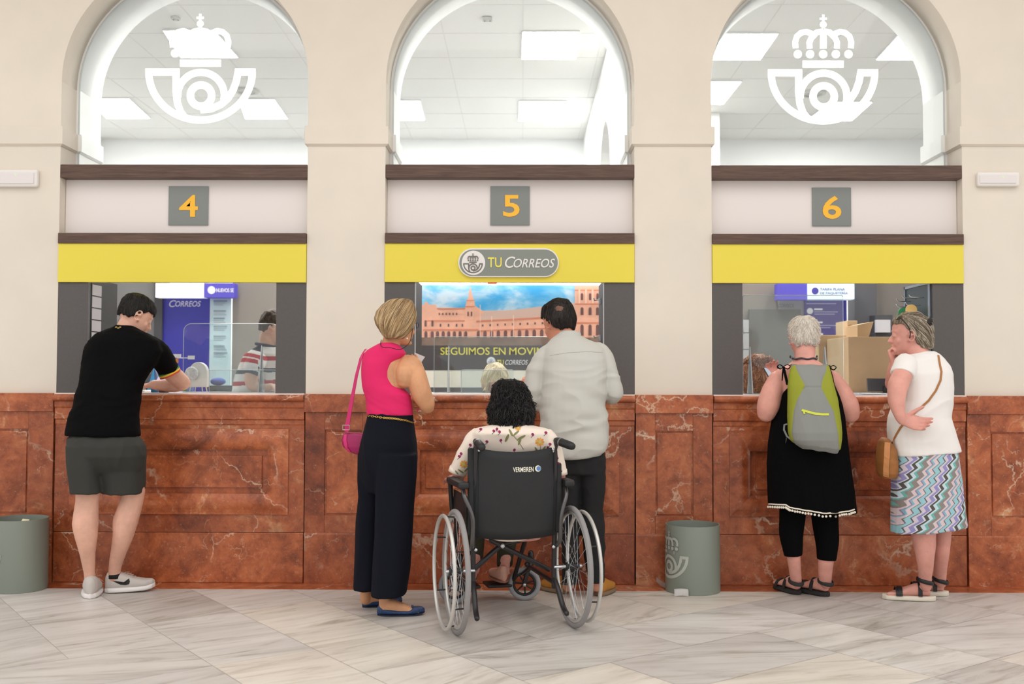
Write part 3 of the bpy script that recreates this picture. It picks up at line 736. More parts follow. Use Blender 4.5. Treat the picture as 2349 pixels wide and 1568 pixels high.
# white mesh fan heater, packets behind
r = empty('desk_fan', P(452, 897, .60), 0, 'white round-backed desk appliance on a wire stand behind counter four', 'appliance')
q = P(452, 897, .60); bm = nb(); pts = []
for i in range(17): t = pi*i/16; pts.append((q.x+.06*cos(t)+.004, ZW+.13+.065*sin(t)))
prism(bm, [V((x, .60, z)) for x, z in pts+[(q.x-.056, ZW+.03), (q.x+.064, ZW+.03)]][::-1], V((0, .05, 0))); obj('shell', bm, MPWHITE, r, bev=.004)
bm = nb()
ball(bm, V((q.x-.03, .575, ZW+.12)), .045, 1, .45, 1); obj('guard', bm, mat('guard_white', (214, 210, 210), .5, var=.3, vs=60), r, smooth=True)
for dx in (-.055, -.02, .03, .06):
    bm = nb(); tube(bm, [(V((q.x+dx, .62, ZW)), .004), (V((q.x+dx*.8, .62, ZW+.06)), .004)], n=6); obj('leg', bm, MPWHITE, r)
onw('packet', 428, .70, .045, .02, .13, mat('green_packet', (112, 172, 96), .5), 'green and blue packet behind counter four', 'packet', bev=.001)
onw('packet', 436, .66, .04, .02, .075, mat('blue_packet', (130, 160, 216), .5), 'lilac blue packet in front of the green one', 'packet', bev=.001)
r = empty('price_stand', P(405, 899, .72), 0, 'thin stand with orange and white price cards behind the raised arm on counter four', 'price stand')
q = P(405, 899, .72); bm = nb(); box(bm, q.x-.002, q.x+.002, .72, .724, ZW, ZW+.24); obj('rod', bm, MBLACK, r)
bm = nb(); box(bm, q.x-.03, q.x+.028, .712, .718, ZW+.225, ZW+.25); obj('card', bm, MW, r)
bm = nb(); box(bm, q.x-.03, q.x+.01, .712, .718, ZW+.19, ZW+.22); obj('card', bm, mat('orange_card', (226, 150, 60), .5), r)
bm = nb(); box(bm, q.x+.075, q.x+.12, .712, .718, ZW+.215, ZW+.24); box(bm, q.x-.002, q.x+.08, .7185, .721, ZW+.222, ZW+.228); obj('card', bm, MW, r)
bm = nb(); box(bm, q.x-.02, q.x+.02, .705, .74, ZW, ZW+.006); obj('base', bm, MBLACK, r)
a, b = P(470, 884, 1.5), P(560, 884, 1.5); bm = nb(); box(bm, a.x, b.x, 1.5, 2.1, a.z-.03, a.z); r = solo('office_desk', bm, mat('desk_grey', (92, 92, 94), .5), 'grey office desk behind counter four', 'desk')
bm = nb(); box(bm, a.x+.02, a.x+.05, 1.55, 2.05, 0, a.z-.03); obj('leg', bm, MG1, r)
bm = nb(); box(bm, b.x-.05, b.x-.02, 1.55, 2.05, 0, a.z-.03); obj('leg', bm, MG1, r)
c_ = P(500, 884, 1.7); bm = nb(); ball(bm, V((c_.x, 1.7, a.z+.03)), .05, 1.2, .8, .6); solo('blue_bundle', bm, mat('blue_cloth', (76, 96, 170), .8), 'blue rounded bundle on the office desk', 'bundle', smooth=True)

# bay five: large printed wall picture of a palace under a blue sky
YMU = 2.3
def mu(cx, cy, Y=YMU): return P(860+cx/3.789, 540+cy/3.789, Y)
msky, nts, bs_ = nmat('printed_sky'); vec = coords(nts, (1.6, 1, 3.2)); nn = noise_tex(nts, vec, 1.7, 6, .6, .4)
rp = ramp(nts, [(.38, (66, 172, 232)), (.5, (126, 198, 238)), (.62, (206, 228, 244))]); nts.links.new(nn.outputs[0], rp.inputs[0]); nts.links.new(rp.outputs[0], bs_.inputs['Base Color']); bs_.inputs['Roughness'].default_value = .4
MU = empty('wall_picture', mu(1170, 1365), 0, 'large printed wall picture of a pink palace under blue sky behind counter five', 'picture')
def mflat(name, polys, m, lift):
    bm = nb()
    for p in polys: prism(bm, [mu(x, y, YMU-lift) for x, y in p], V((0, .0008, 0)))
    return obj(name, bm, m, MU)
def rc(x0, x1, y0, y1): return [(x0, y1), (x1, y1), (x1, y0), (x0, y0)]
bm = nb(); prism(bm, [mu(x, y) for x, y in rc(280, 2080, 425, 1170)], V((0, .02, 0))); obj('panel', bm, msky, MU)
mpink = mat('print_pink', (244, 186, 160), .5, var=.10, vs=9); mpk2 = mat('print_salmon', (222, 138, 108), .5); mroof = mat('print_roof', (222, 190, 176), .5)
mwin = mat('print_window', (120, 84, 84), .5); mlite = mat('print_light', (250, 212, 192), .5)
mflat('palace_print', [[(280, 600), (430, 600), (430, 580), (455, 575), (470, 600), (530, 600), (548, 640), (780, 628), (790, 602), (800, 560), (812, 540), (815, 500), (828, 450), (833, 450), (842, 500), (852, 540), (865, 570), (872, 610), (940, 655), (1450, 640), (1745, 640), (1745, 900), (280, 900)][::-1]], mpink, .001)
mflat('roof_print', [[(900, 740), (1200, 728), (1460, 705), (1745, 680), (1745, 582), (1480, 612), (1200, 645), (950, 662)][::-1]], mroof, .0022)
mflat('tower_print', [rc(1738, 2080, 425, 900)], mpink, .003)
mflat('cornice_print', [rc(540, 785, 628, 640), rc(430, 780, 735, 745), rc(420, 900, 812, 824), [(880, 752), (1740, 705), (1740, 693), (880, 738)], rc(785, 872, 612, 620), rc(795, 866, 560, 566), rc(1738, 2080, 590, 602), rc(1738, 2080, 752, 766), rc(1738, 2080, 470, 480), [(900, 832), (1740, 800), (1740, 792), (900, 822)]], mpk2, .004)
arches = []
def archp(x, y0, y1, w): return [(x-w, y1), (x+w, y1), (x+w, y0+w), (x+w*.6, y0+w*.25), (x, y0), (x-w*.6, y0+w*.25), (x-w, y0+w)]
for x in (443, 498, 545, 594, 642, 690, 740, 790): arches.append(archp(x, 830, 892, 13))
for i, x in enumerate((900, 957, 1015, 1073, 1135, 1195, 1257, 1320, 1385, 1450)): arches.append(archp(x, 828-i*1.5, 890-i*1, 15))
for x in (440, 500): arches.append(archp(x, 735, 790, 9))
for x in (570, 640, 710, 760): arches.append(archp(x, 765, 792, 7))
for x in (560, 590, 620, 650, 680, 710): arches.append(rc(x-6, x+6, 672, 690))
for x in (1800, 1870, 1935): arches += [archp(x, 500, 560, 10), archp(x, 622, 690, 13), archp(x, 772, 868, 14)]
for x in (810, 840): arches.append(archp(x, 660, 700, 6))
for i in range(12): arches.append(rc(930+i*65, 944+i*65, 772-i*2.6, 790-i*2.6))
for ap in arches: mflat('window_print', [ap], mwin, .0052)
for ap in ([rc(1770, 1784, 470, 590), rc(1828, 1842, 470, 590), rc(1885, 1900, 470, 590), rc(1200, 1208, 690, 880), rc(1012, 1018, 700, 880), rc(912, 918, 600, 880)]+[rc(x+17, x+23, 835, 892) for x in (443, 498, 545, 594, 642, 690, 740)]): mflat('pale_detail_print', [ap], mlite, .006)
mflat('ground_print', [rc(280, 2080, 885, 960)], mat('print_ground', (128, 106, 94), .5, var=.4, vs=6), .007)
mflat('caption_band', [rc(280, 2080, 955, 1170)], mat('print_dark', (74, 70, 72), .5, var=.12, vs=3), .0082)
def mtext(s, x0, x1, y0, y1, m, **k): text('lettering', s, 860+x0/3.789, 860+x1/3.789, 540+y0/3.789, 540+y1/3.789, YMU-.010, m, MU, **k)
mcy = mat('print_yellow', (240, 228, 84), .5)
mtext('SEGUIMOS EN', 570, 1136, 972, 1036, mcy, bold=.006); mtext('MOVIMIENTO', 1168, 1760, 972, 1036, mcy, bold=.006)
mtext('TU', 1062, 1120, 1080, 1122, mcy, bold=.02); mtext('CORREOS', 1132, 1330, 1080, 1122, MW, shear=.28, bold=.004)
mflat('logo_disc', [[(1010+38*cos(2*pi*i/30), 1092+38*sin(2*pi*i/30)) for i in range(30)]], MW, .0095)
bm = nb(); emblem(bm, lambda u, v: mu(1010+u*.09, 1066-(v+76)*.095, YMU-.0115), V((0, .001, 0))); obj('logo_emblem', bm, MTXT, MU)
mflat('footer_band', [rc(280, 2080, 1170, 1318)], mat('print_cream', (246, 240, 226), .5, var=.03, vs=20), .007)
q = mu(1170, 1318); bm = nb(); a = mu(280, 1318); b = mu(2080, 1318); box(bm, a.x, b.x, YMU-.02, YMU+.1, 0, a.z); solo('wall_cabinet', bm, mat('cabinet_grey', (96, 98, 100), .6), 'low grey cabinet under the palace picture', 'cabinet')
bm = nb(); a = P(955, 640, YMU-.1); b = P(1400, 651.5, YMU-.1); box(bm, a.x, b.x, YMU-.10, YMU, b.z, b.z+.12); solo('light_strip', bm, mat('strip_lamp', (255, 254, 252), .5, emit=2.4), 'white lit strip along the top of the palace picture', 'light strip')
bm = nb(); a = P(1118, 640, YMU-.12); b = P(1140, 651, YMU-.12); box(bm, a.x, b.x, YMU-.115, YMU-.101, b.z, b.z+.06); solo('red_sign', bm, mat('red_sign', (214, 90, 84), .5), 'tiny red sign in the gap above the palace picture', 'sign')
tofloor('partition_panel', 760, 960, 560, YMU+.06, .05, MG1, 'grey partition panel left of the palace picture', 'partition')
tofloor('partition_panel', 1405, 1600, 560, YMU+.06, .05, MG1, 'grey partition panel right of the palace picture', 'partition')
for yy, lb in ((690, 'upper'), (775, 'lower')):
    q = P(1380, yy, .3); x1 = BX[1][1]-.185
    bm = nb(); box(bm, x1-.014, x1-.002, .28, .32, q.z-.02, q.z+.02); r = solo('wall_bracket', bm, mat('chrome', (200, 204, 210), .2, metal=.9), lb+' chrome bracket on the black right side of window five', 'bracket', 'brackets in window five')
    bm = nb(); tube(bm, [(V((x1-.014, .30, q.z+.01)), .004), (V((x1-.045, .26, q.z)), .004), (V((x1-.05, .25, q.z+.012)), .004)], n=8); obj('hook', bm, MC['chrome'], r, smooth=True)

# bay six
tofloor('partition_panel', 1600, 1785, 560, YP+.03, .05, MTAUPE, 'taupe partition panel at the left of window six', 'partition')
tofloor('partition_panel', 1785, 1846, 560, YP+.02, .05, mat('pale_grey_panel', (186, 184, 182), .6), 'pale grey panel behind the white haired woman', 'partition')
tofloor('door_leaf', 1719, 1837, 709, YP-.03, .04, mat('door_grey', (112, 110, 108), .6), 'grey cabinet door behind the white haired woman', 'cabinet door')
r = tofloor('service_board', 1702, 1718, 733, YP-.06, .03, mat('slat_white', (190, 188, 190), .5), 'narrow pale slatted board at the left edge of window six', 'board')
for y in (762, 800, 840): 
    bm = nb(); pbox(bm, 1702, 1718, y, y+1.5, YP-.062, YP-.059); obj('slat_gap', bm, MDK, r)
r = flat('light_box', 1784, 1853, 650, 687, YP-.14, .12, MC['purple_lit'], 'plain purple light box left of the pale parcel sign', 'sign')
r = flat('light_box', 1853, 1960, 650, 686, YP-.16, .12, mat('pale_lit', (214, 232, 240), .5, emit=.45), 'pale light box with purple parcel lettering above window six', 'sign')
bm = nb(); prism(bm, [P(1870+8*cos(2*pi*i/28), 667+8*sin(2*pi*i/28), YP-.163) for i in range(28)], V((0, .002, 0))); obj('logo_disc', bm, MPUR, r)
mlil = mat('print_slate', (120, 124, 168), .5)
text('lettering', 'TARIFA PLANA', 1881, 1938, 660, 666, YP-.163, mlil, r, bold=.02)
text('lettering', 'DE PAQUETERÍA', 1881, 1945, 668, 675.5, YP-.163, mlil, r, bold=.02)
text('lettering', 'CORREOS', 1785, 1822, 696, 705, YP+.018, mat('grey_letter', (150, 148, 146), .6), None, shear=.28, bold=.02)
lt = bpy.data.objects[[o.name for o in bpy.data.objects if o.name.startswith('lettering') and o.parent is None][-1]]; lt.name = 'wall_lettering'; tag(lt, 'faint grey italic lettering on the pale panel above the cabinet door', 'lettering')
r = tofloor('tall_poster', 1846, 1942, 686, YP-.01, .02, MBLU, 'tall purple poster with white text blocks behind counter six', 'poster')
bm = nb(); pbox(bm, 1846, 1932, 688, 767, YP-.014, YP-.012); obj('text_panel', bm, mat('poster_purple', (88, 76, 146), .5), r)
bm = nb(); prism(bm, [P(1858+7*cos(2*pi*i/28), 713+7*sin(2*pi*i/28), YP-.018) for i in range(28)], V((0, .002, 0))); obj('logo_disc', bm, MW, r)
mlt = mat('print_mauve', (176, 170, 214), .5)
for y, x1 in ((695, 1918), (707, 1887), (714, 1922), (719, 1915), (737, 1887), (745, 1918), (750, 1905), (764, 1888)):
    bm = nb(); pbox(bm, 1868 if y > 700 else 1850, x1, y, y+(4 if y in (707, 737, 764) else 2), YP-.017, YP-.0145); obj('print_line', bm, MW if y in (707, 737, 764) else mlt, r)
tofloor('column', 1960, 2010, 560, YP-.05, .2, mat('slate_column', (86, 86, 92), .6), 'slate grey column behind the cardboard boxes', 'column', 'structure')
tofloor('partition_panel', 2010, 2300, 560, YP+.03, .05, mat('taupe_dark', (118, 112, 108), .7), 'dark taupe partition panel behind the woman in the white tee', 'partition')
r = flat('wall_shelf', 2008, 2048, 722, 772, YP-.2, .18, MDK, 'small dark open shelf holding a white box, beside the slate column', 'shelf')
flat('storage_box', 2011, 2043, 733, 762, YP-.26, .05, mat('box_white', (206, 204, 210), .6), 'white box in front of the small dark shelf', 'box')
def carton(xl, xr, yt, Y, d, label, zb=None, m=MCARD, yb=None):
    a, b = P(xl, yt, Y), P(xr, yt, Y); z0 = P(xl, yb, Y).z if yb else 0
    bm = nb(); box(bm, a.x, b.x, Y, Y+d, z0, a.z); return solo('cardboard_box', bm, m, label, 'box', 'cardboard cartons behind counter six', bev=.003)
r = carton(1878, 1972, 768, 1.32, .5, 'tall cardboard carton with a printed handling label, directly behind the white haired woman')
bm = nb(); pbox(bm, 1900, 1945, 824, 850, 1.316, 1.3195); obj('handling_label', bm, MCARD2, r)
bm = nb(); pbox(bm, 1908, 1941, 828, 836, 1.313, 1.3155); obj('print_line', bm, mat('label_ink', (110, 76, 44), .7), r)
bm = nb(); pbox(bm, 1896, 1945, 853, 854.5, 1.3165, 1.3195); obj('tape_edge', bm, mat('tape_pale', (220, 196, 160), .5), r)
carton(1946, 2062, 772, .80, .5, 'widest plain cardboard carton, left of the woman in the white tee')
carton(1944, 1967, 735, 1.75, .3, 'small cardboard carton with a round hole, at the left on top of the large ones', yb=775)
bm = nb(); prism(bm, [P(1951+5*cos(2*pi*i/20), 747+3*sin(2*pi*i/20), 1.355) for i in range(20)], V((0, .002, 0)));
hh = bpy.data.objects['cardboard_box.002']; obj('round_hole', bm, MCARD2, hh)
a, b, c3 = P(1967, 745, .9), P(2004, 737, .9), P(2004, 772, .80); bm = nb()
c3.y = .9; prism(bm, [V((a.x, .9, c3.z+.001)), V((c3.x, .9, c3.z+.001)), b, a], V((0, .25, 0))); solo('cardboard_box', bm, MCARD, 'cardboard carton with slanting top edge, standing on the widest carton', 'box', 'cardboard cartons behind counter six')
r = empty('desk_monitor', P(2012, 897, .62), 0, 'dark monitor seen from behind on counter six', 'monitor')
q = P(2012, 897, .62); bm = nb(); prism(bm, [V((q.x-.068, .60, ZW+.015)), V((q.x+.10, .60, ZW+.015)), V((q.x+.10, .63, ZW+.10)), V((q.x-.060, .63, ZW+.10))], V((0, .02, 0))); obj('display', bm, mat('monitor_dark', (66, 62, 66), .35), r, bev=.003)
bm = nb(); box(bm, q.x+.03, q.x+.06, .57, .6, ZW, ZW+.05); obj('stand', bm, MBLACK, r)
bm = nb(); box(bm, q.x-.02, q.x+.09, .56, .68, ZW, ZW+.008); obj('base', bm, MBLACK, r)
q = P(1985, 899, .35); bm = nb(); box(bm, q.x-.09, q.x+.08, .2, .45, ZW, ZW+.004); box(bm, q.x-.07, q.x+.085, .18, .4, ZW+.004, ZW+.008); solo('paper_stack', bm, mat('paper_bluish', (216, 226, 236), .6), 'white sheets of paper lying on counter six', 'paper')
# hooks and packets on the right side of window six
xh = BX[2][1]-.185
r = empty('hook_panel', (xh-.004, .3, ZW), 0, 'steel framed hook panel on the right side of window six', 'hook panel')
bm = nb(); box(bm, xh-.004, xh-.0005, .09, .498, ZW, P(2100, 655, .3).z); obj('backing', bm, mat('teal_dark', (58, 74, 84), .4), r)
mst = mat('steel_frame', (150, 162, 180), .3, metal=.5)
zt = P(2100, 652, .3).z
for y0, y1, z0, z1 in ((.08, .10, ZW, zt), (.484, .50, ZW, zt), (.08, .5, zt-.016, zt)):
    bm = nb(); box(bm, xh-.012, xh-.0041, y0, y1, z0, z1); obj('frame_bar', bm, mst, r)
for yy, zz in ((.40, 691), (.30, 684), (.18, 682), (.40, 704), (.24, 700)):
    q = P(2100, zz, yy); bm = nb(); tube(bm, smooth_path([(V((xh-.005, yy, q.z)), .0035), (V((xh-.05, yy, q.z)), .0035), (V((xh-.085, yy, q.z+.004)), .004), (V((xh-.095, yy, q.z+.014)), .004)], 3), n=8); obj('hook', bm, MC['chrome'], r, smooth=True)
for i, (yy, zz, c, lb) in enumerate(((.33, 705, (72, 178, 130), 'green round-topped packet hanging at the left of the hook panel'), (.20, 698, (240, 200, 120), 'white and orange packet hanging on the hook panel'), (.27, 735, (214, 226, 232), 'pale packet hanging low on the hook panel'))):
    q = P(2105, zz, yy); bm = nb(); x0 = xh-.075; n = 10; zt_ = q.z; pts = [V((x0+.035*cos(pi*k/n), yy, zt_-.03+.03*sin(pi*k/n))) for k in range(n+1)]+[V((x0-.035, yy, zt_-.12)), V((x0+.035, yy, zt_-.12))]
    prism(bm, pts, V((0, .006, 0))); r2 = solo('hanging_packet', bm, mat('packet_%d' % i, c, .35), lb, 'packet', 'packets on the hook panel')
    bm = nb(); box(bm, x0-.02, x0+.02, yy-.0015, yy-.0002, zt_-.09, zt_-.06); obj('print', bm, MW, r2)

CAM.y = -6.15
for o in list(bpy.data.objects):
    if o.name not in FACADE0 and o.parent is None: o.location.y += .15
# ---- litter bins
MBIN = mat('bin_grey_green', (134, 142, 132), .5, bmp=.25, bs=700)
MBMARK = mat('bin_mark', (176, 180, 172), .5)
def bin_(cx, yb, r_px, ytop, label, deg):
    c = PZ(cx, yb, 0); dd = c.y+6.15; rr = r_px*dd/FPX; c.y += rr*.95; dd = c.y+6.15
    h = 1.235-(ytop-868)*(dd-0)/FPX
    r = empty('litter_bin', (c.x, c.y, 0), 0, label, 'bin', 'grey litter bins'); bm = nb(); n = 56; rs = []
    for ro, z in ((.0, .0005), (rr*.985, .0005), (rr, .006), (rr*.985, h-.004), (rr*.985, h), (rr*.955, h), (rr*.955, .012), (.0, .012)):
        rs.append([bm.verts.new((c.x+max(ro, .001)*cos(2*pi*k/n), c.y+max(ro, .001)*sin(2*pi*k/n), z)) for k in range(n)])
    skin(bm, rs); obj('drum', bm, MBIN, r, smooth=True).modifiers.new('es', 'EDGE_SPLIT').split_angle = radians(50)
    s = .277/600
    def mapf(u, v, rad=rr*.9985+.0012):
        t = radians(deg)+u*s/rad; return V((c.x+rad*sin(t), c.y-rad*cos(t), (.083+(v+672)*s)))
    bm = nb()
    emblem(bm, lambda u, v: mapf(u, v), V((0, -.0002, 0))); obj('emblem', bm, MBMARK, r)
    return c, rr, h
bin_(1599, 1366, 63.5, 1197, 'round grey-green litter bin standing left of the woman with the backpack', -67)
c, rr, h = bin_(14, 1362, 63.5, 1190, 'round grey-green litter bin cut by the left edge of the photo', -62)
bm = nb(); prism(bm, [V((c.x-.03, c.y-.02, h-.09)), V((c.x+.01, c.y-.03, h-.09)), V((c.x+.03, c.y+.05, h-.02)), V((c.x-.01, c.y+.05, h-.015))], V((0, .004, .003))); solo('crumpled_paper', bm, mat('paper_cream', (240, 230, 190), .7), 'cream scrap of paper sticking up inside the left bin', 'paper')
# paper scraps
q = PZ(1563, 1367, 0); bm = nb(); M_ = Matrix.Translation((q.x, q.y, 0)) @ Matrix.Rotation(radians(-4), 4, 'Z')
vs = []
for i in range(7):
    t = i/6; vs.append([bm.verts.new(M_ @ V((-.04+.08*t, y, .002+zz+.004*sin(pi*t)))) for y, zz in ((-.01, 0), (-.004, .028), (.012, .036))])
for A, B in zip(vs, vs[1:]):
    for k in range(2): bm.faces.new((A[k], B[k], B[k+1], A[k+1]))
g = bmesh.ops.solidify(bm, geom=bm.faces[:], thickness=.001)
solo('paper_scrap', bm, mat('paper_white', (240, 238, 236), .6), 'small folded white ticket lying in front of the litter bin', 'paper', smooth=True)
q = P(1520, 1341, .06); bm = nb(); vs = []
for i in range(9):
    t = i/8; x = q.x-.036+.076*t; z = .002+.040*(1-t)**2
    vs.append([bm.verts.new((x+.012*dz, .07-.012*t+yy, z+dz)) for yy, dz in ((0, 0), (-.004, .03))])
for A, B in zip(vs, vs[1:]): bm.faces.new((A[0], B[0], B[1], A[1]))
bmesh.ops.solidify(bm, geom=bm.faces[:], thickness=.001)
solo('paper_scrap', bm, MC['paper_white'], 'curled white paper strip lying on the red floor border left of the litter bin', 'paper', smooth=True)
# ================================================================ people
def skin_mat(name, c, c2=None):
    m, nt, b = nmat(name); vec = coords(nt)
    n = noise_tex(nt, vec, 9, 4, .6); cc = lin(c); lo = lin(tuple(x*.93 for x in c)); 
    hi = lin(tuple(min(255, x*1.03) for x in c)); r = ramp(nt, [(.35, lo), (.65, hi)]); nt.links.new(n.outputs[0], r.inputs[0])
    nt.links.new(r.outputs[0], b.inputs['Base Color']); b.inputs['Roughness'].default_value = .55
    b.inputs['Subsurface Weight'].default_value = .12; b.inputs['Subsurface Radius'].default_value = (.012, .005, .003); b.inputs['Subsurface Scale'].default_value = 1
    b.inputs['Specular IOR Level'].default_value = .35
    return m
def rows(bm, R, n=28, p=2.2):
    """R: (y, xleft, xright, Y, halfdepth) silhouette rows in the picture at depth Y"""
    rs = []
    for y, xl, xr, Y, d in R:
        ty = 0
        if isinstance(y, tuple): ty = (y[0]-y[1])/2; y = (y[0]+y[1])/2
        c = P((xl+xr)/2, y, Y); hw = (xr-xl)/2*SC(Y)
        rs.append(ring(bm, c, V((hw, 0, ty*SC(Y))), V((0, d, 0)), n, p))
    skin(bm, rs)
def limb(bm, pts, n=14, flat=1.0, rnd=True, k=4):
    """pts: (px, py, Y, radius in picture pixels)"""
    q = [(P(x, y, Y), r*SC(Y)) for x, y, Y, r in pts]
    tube(bm, smooth_path(q, k) if k > 1 else q, n=n, flat=flat, rnd=rnd)
def folds(ax, amp, sc, seed=0, amp2=0, sc2=(30, 30, 30)):
    o = V((seed*3.1, seed*1.7, seed))
    def f(co, n):
        p = V((co.x*sc[0], co.y*sc[1], co.z*sc[2]))+o
        p2 = p+V((0, 0, 1.2*noise.noise(p*.6)))
        v = amp*(1-2*abs(noise.noise(p2)))*1.0
        if amp2: v += amp2*noise.noise(V((co.x*sc2[0], co.y*sc2[1], co.z*sc2[2]))+o)
        return v-amp*.5
    return f
def headM(c, yaw, pitch=0, roll=0, s=1.0):
    return Matrix.Translation(c) @ Matrix.Rotation(radians(yaw), 4, 'Z') @ Matrix.Rotation(radians(-pitch), 4, 'X') @ Matrix.Rotation(radians(roll), 4, 'Y') @ Matrix.Scale(s, 4)
HS = [(.116, -.012, .03, .02), (.108, .045, -.068, .046), (.088, .073, -.092, .063), (.052, .087, -.103, .0735), (.018, .088, -.104, .076), (-.008, .083, -.099, .0755),
      (-.034, .086, -.088, .071), (-.06, .086, -.070, .063), (-.085, .083, -.045, .052), (-.103, .078, -.012, .036), (-.112, .066, .015, .02)]
def head(bm, Mh, neck=None, ears=True, grow=1.0):
    rs = []
    for z, f, b, w_ in HS:
        if z > .11: f, b = .02, -.045
        c = V((0, (f+b)/2, z)); hd = (f-b)/2*grow; w_ = w_*grow
        n = 28; r = []
        for k in range(n):
            t = 2*pi*k/n; x = cos(t)*w_; y = sin(t)
            x = math.copysign(abs(cos(t))**.92, cos(t))*w_; y = math.copysign(abs(y)**.9, y)*hd
            r.append(bm.verts.new(Mh @ (c+V((x, y, 0)))))
        rs.append(r)
    skin(bm, rs[::-1])
    T = lambda pts, **k: tube(bm, [(Mh @ V(p), r*Mh.median_scale) for p, r in pts], **k)
    T([((0, .078, .012), .007), ((0, .094, -.012), .009), ((0, .106, -.033), .0115), ((0, .098, -.041), .008)], n=10)
    T([((-.013, .090, -.036), .007), ((.013, .090, -.036), .007)], n=8)
    T([((-.05, .066, .022), .007), ((-.02, .084, .024), .008), ((.02, .084, .024), .008), ((.05, .066, .022), .007)], n=8)
    T([((-.022, .084, -.058), .0045), ((0, .093, -.056), .006), ((.022, .084, -.058), .0045)], n=8)
    T([((-.02, .084, -.067), .0045), ((0, .092, -.068), .007), ((.02, .084, -.067), .0045)], n=8)
    T([((-.012, .078, -.098), .013), ((.012, .078, -.098), .013)], n=8)
    for s in (-1, 1):
        T([((s*.016, .080, .002), .004), ((s*.032, .0845, .0075), .0045), ((s*.047, .076, .002), .004)], n=7)
        T([((s*.016, .079, -.006), .0035), ((s*.032, .083, -.0115), .004), ((s*.047, .075, -.006), .0035)], n=7)
        T([((s*.050, .052, -.03), .018), ((s*.038, .066, -.052), .014)], n=8)
        if ears:
            pts = []
            for i in range(15):
                t = radians(-150+300*i/14); pts.append(((s*(.078+.010*(1-cos(t))*.5+.006), -.012-.019*cos(t)*1.0-.004, -.008+.031*sin(t)), .0048))
            T(pts, n=8)
            T([((s*.073, -.004, -.006), .013), ((s*.083, -.014, -.004), .011)], n=10, flat=.8)
            T([((s*.074, -.004, -.034), .008), ((s*.078, -.006, -.04), .006)], n=8)
    if neck:
        tube(bm, [(Mh @ V((0, -.022, -.05)), neck[1])]+[(V(c), r) for c, r in neck[0]], n=20, rnd=False)
def eyes(Mh, parent, iris=(90, 66, 48)):
    mw = mat('eye_white', (232, 226, 220), .25); mi = mat('iris_brown', iris, .2)
    for s in (-1, 1):
        bm = nb(); c = Mh @ V((s*.032, .0745, -.002)); r = .0118*Mh.median_scale
        ball(bm, c, r, n=14)
        d = (Mh.to_3x3() @ V((0, 1, 0))).normalized(); ball(bm, c+d*r*.62, r*.5, n=10, mi=1)
        obj('eye', bm, [mw, mi], parent, smooth=True)
def hand(bm, w, d, n_, side, s=1.0, curl=(.35, .4, .45, .5), thumb=.3, spread=.06, rw=.027):
    """w wrist point, d direction to the fingertips, n_ direction the palm faces, side +1 right hand, -1 left hand"""
    d = V(d).normalized(); n_ = V(n_); n_ = (n_-d*n_.dot(d)).normalized(); t = d.cross(n_)*side
    L = .092*s
    rs = []
    for f, hw, th in ((-.1, .027, .021), (.08, .029, .019), (.35, .036, .016), (.7, .042, .014), (.95, .042, .0125), (1.05, .036, .010)):
        rs.append(ring(bm, w+d*L*f+t*.002, t*hw*s, n_*th*s, 16, 2.4))
    skin(bm, rs)
    for k, (off, ln, r) in enumerate(((.031, .074, .0092), (.0105, .082, .0094), (-.0105, .076, .0088), (-.030, .060, .0078))):
        a = w+d*L*.9+t*off*s; dd = (d+t*spread*(1.5-k)).normalized(); nn = n_.copy(); pts = [(a-dd*.012*s, r*s*1.02)]
        p = a+dd*.004*s; pts.append((p, r*s))
        c = curl[k]; ang = 0
        for j, fr in enumerate((.46, .30, .24)):
            ang += c*(.8, 1.1, .8)[j]
            v = dd*cos(ang)+n_*sin(ang); p = p+v*ln*fr*s; pts.append((p, r*s*(.97, .9, .8)[j]))
        tube(bm, pts, n=10)
    a = w+d*L*.25+t*.026*s; v = (d*.62+t*.75+n_*.25).normalized(); pts = [(a-v*.012*s, .014*s)]; p = a
    for j, fr in enumerate((.040, .032, .027)):
        v = (v+(n_*thumb-t*.25*thumb+d*.15)*.5).normalized(); pts.append((p, (.0135, .0115, .0105)[j]*s)); p = p+v*fr*s
    pts.append((p, .0088*s)); tube(bm, pts, n=10)
def shoe(parent, name, H, T, w, hs, m_up, m_sole, sole=.024, toe=.85, z0=0.0, open_=None):
    """H heel and T toe ground points; hs: (fraction, height, width factor) profile of the upper"""
    H = V(H); T = V(T); d = (T-H); L = d.length; dn = d.normalized(); sd = V((dn.y, -dn.x, 0)).normalized(); up = V((0, 0, 1))
    def outline(f, k=1): 
        e = min(1, max(.0, f))
        base = .62+.38*sin(min(1, e/.62)*pi/2) if e < .62 else 1-.25*((e-.62)/.38)**2
        end = min(1, sqrt(max(0, 1-((.5-e)/.5)**6))) if True else 1
        return w/2*base*max(.12, end)*k
    bm = nb(); rs = []
    for i in range(15):
        f = i/14; c = H+d*f+up*(sole/2+(.012*max(0, (f-.75)/.25)**2)); rs.append(ring(bm, c, sd*outline(f, 1.06), up*sole/2, 16, 4))
    skin(bm, rs)
    s_ = remesh('sole', bm, .004, 3, m_sole, None)
    bm = nb(); rs = []
    for f, h, k in hs:
        zb = sole*.6+.012*max(0, (f-.75)/.25)**2; c = H+d*f+up*(zb+h/2); rs.append(ring(bm, c, sd*outline(f, k), up*h/2, 18, 2.6))
    skin(bm, rs)
    u = remesh(name, bm, .004, 4, m_up, parent)
    # sole becomes a sub-part of the shoe
    s_.data.transform(Matrix.Translation(-WL[u.name])); s_.parent = u
    return u
SNEAK = [(.01, .055, .85), (.06, .078, .95), (.18, .085, .95), (.34, .080, .92), (.5, .066, .95), (.68, .052, 1), (.85, .042, 1), (.95, .034, .9), (.99, .02, .6)]
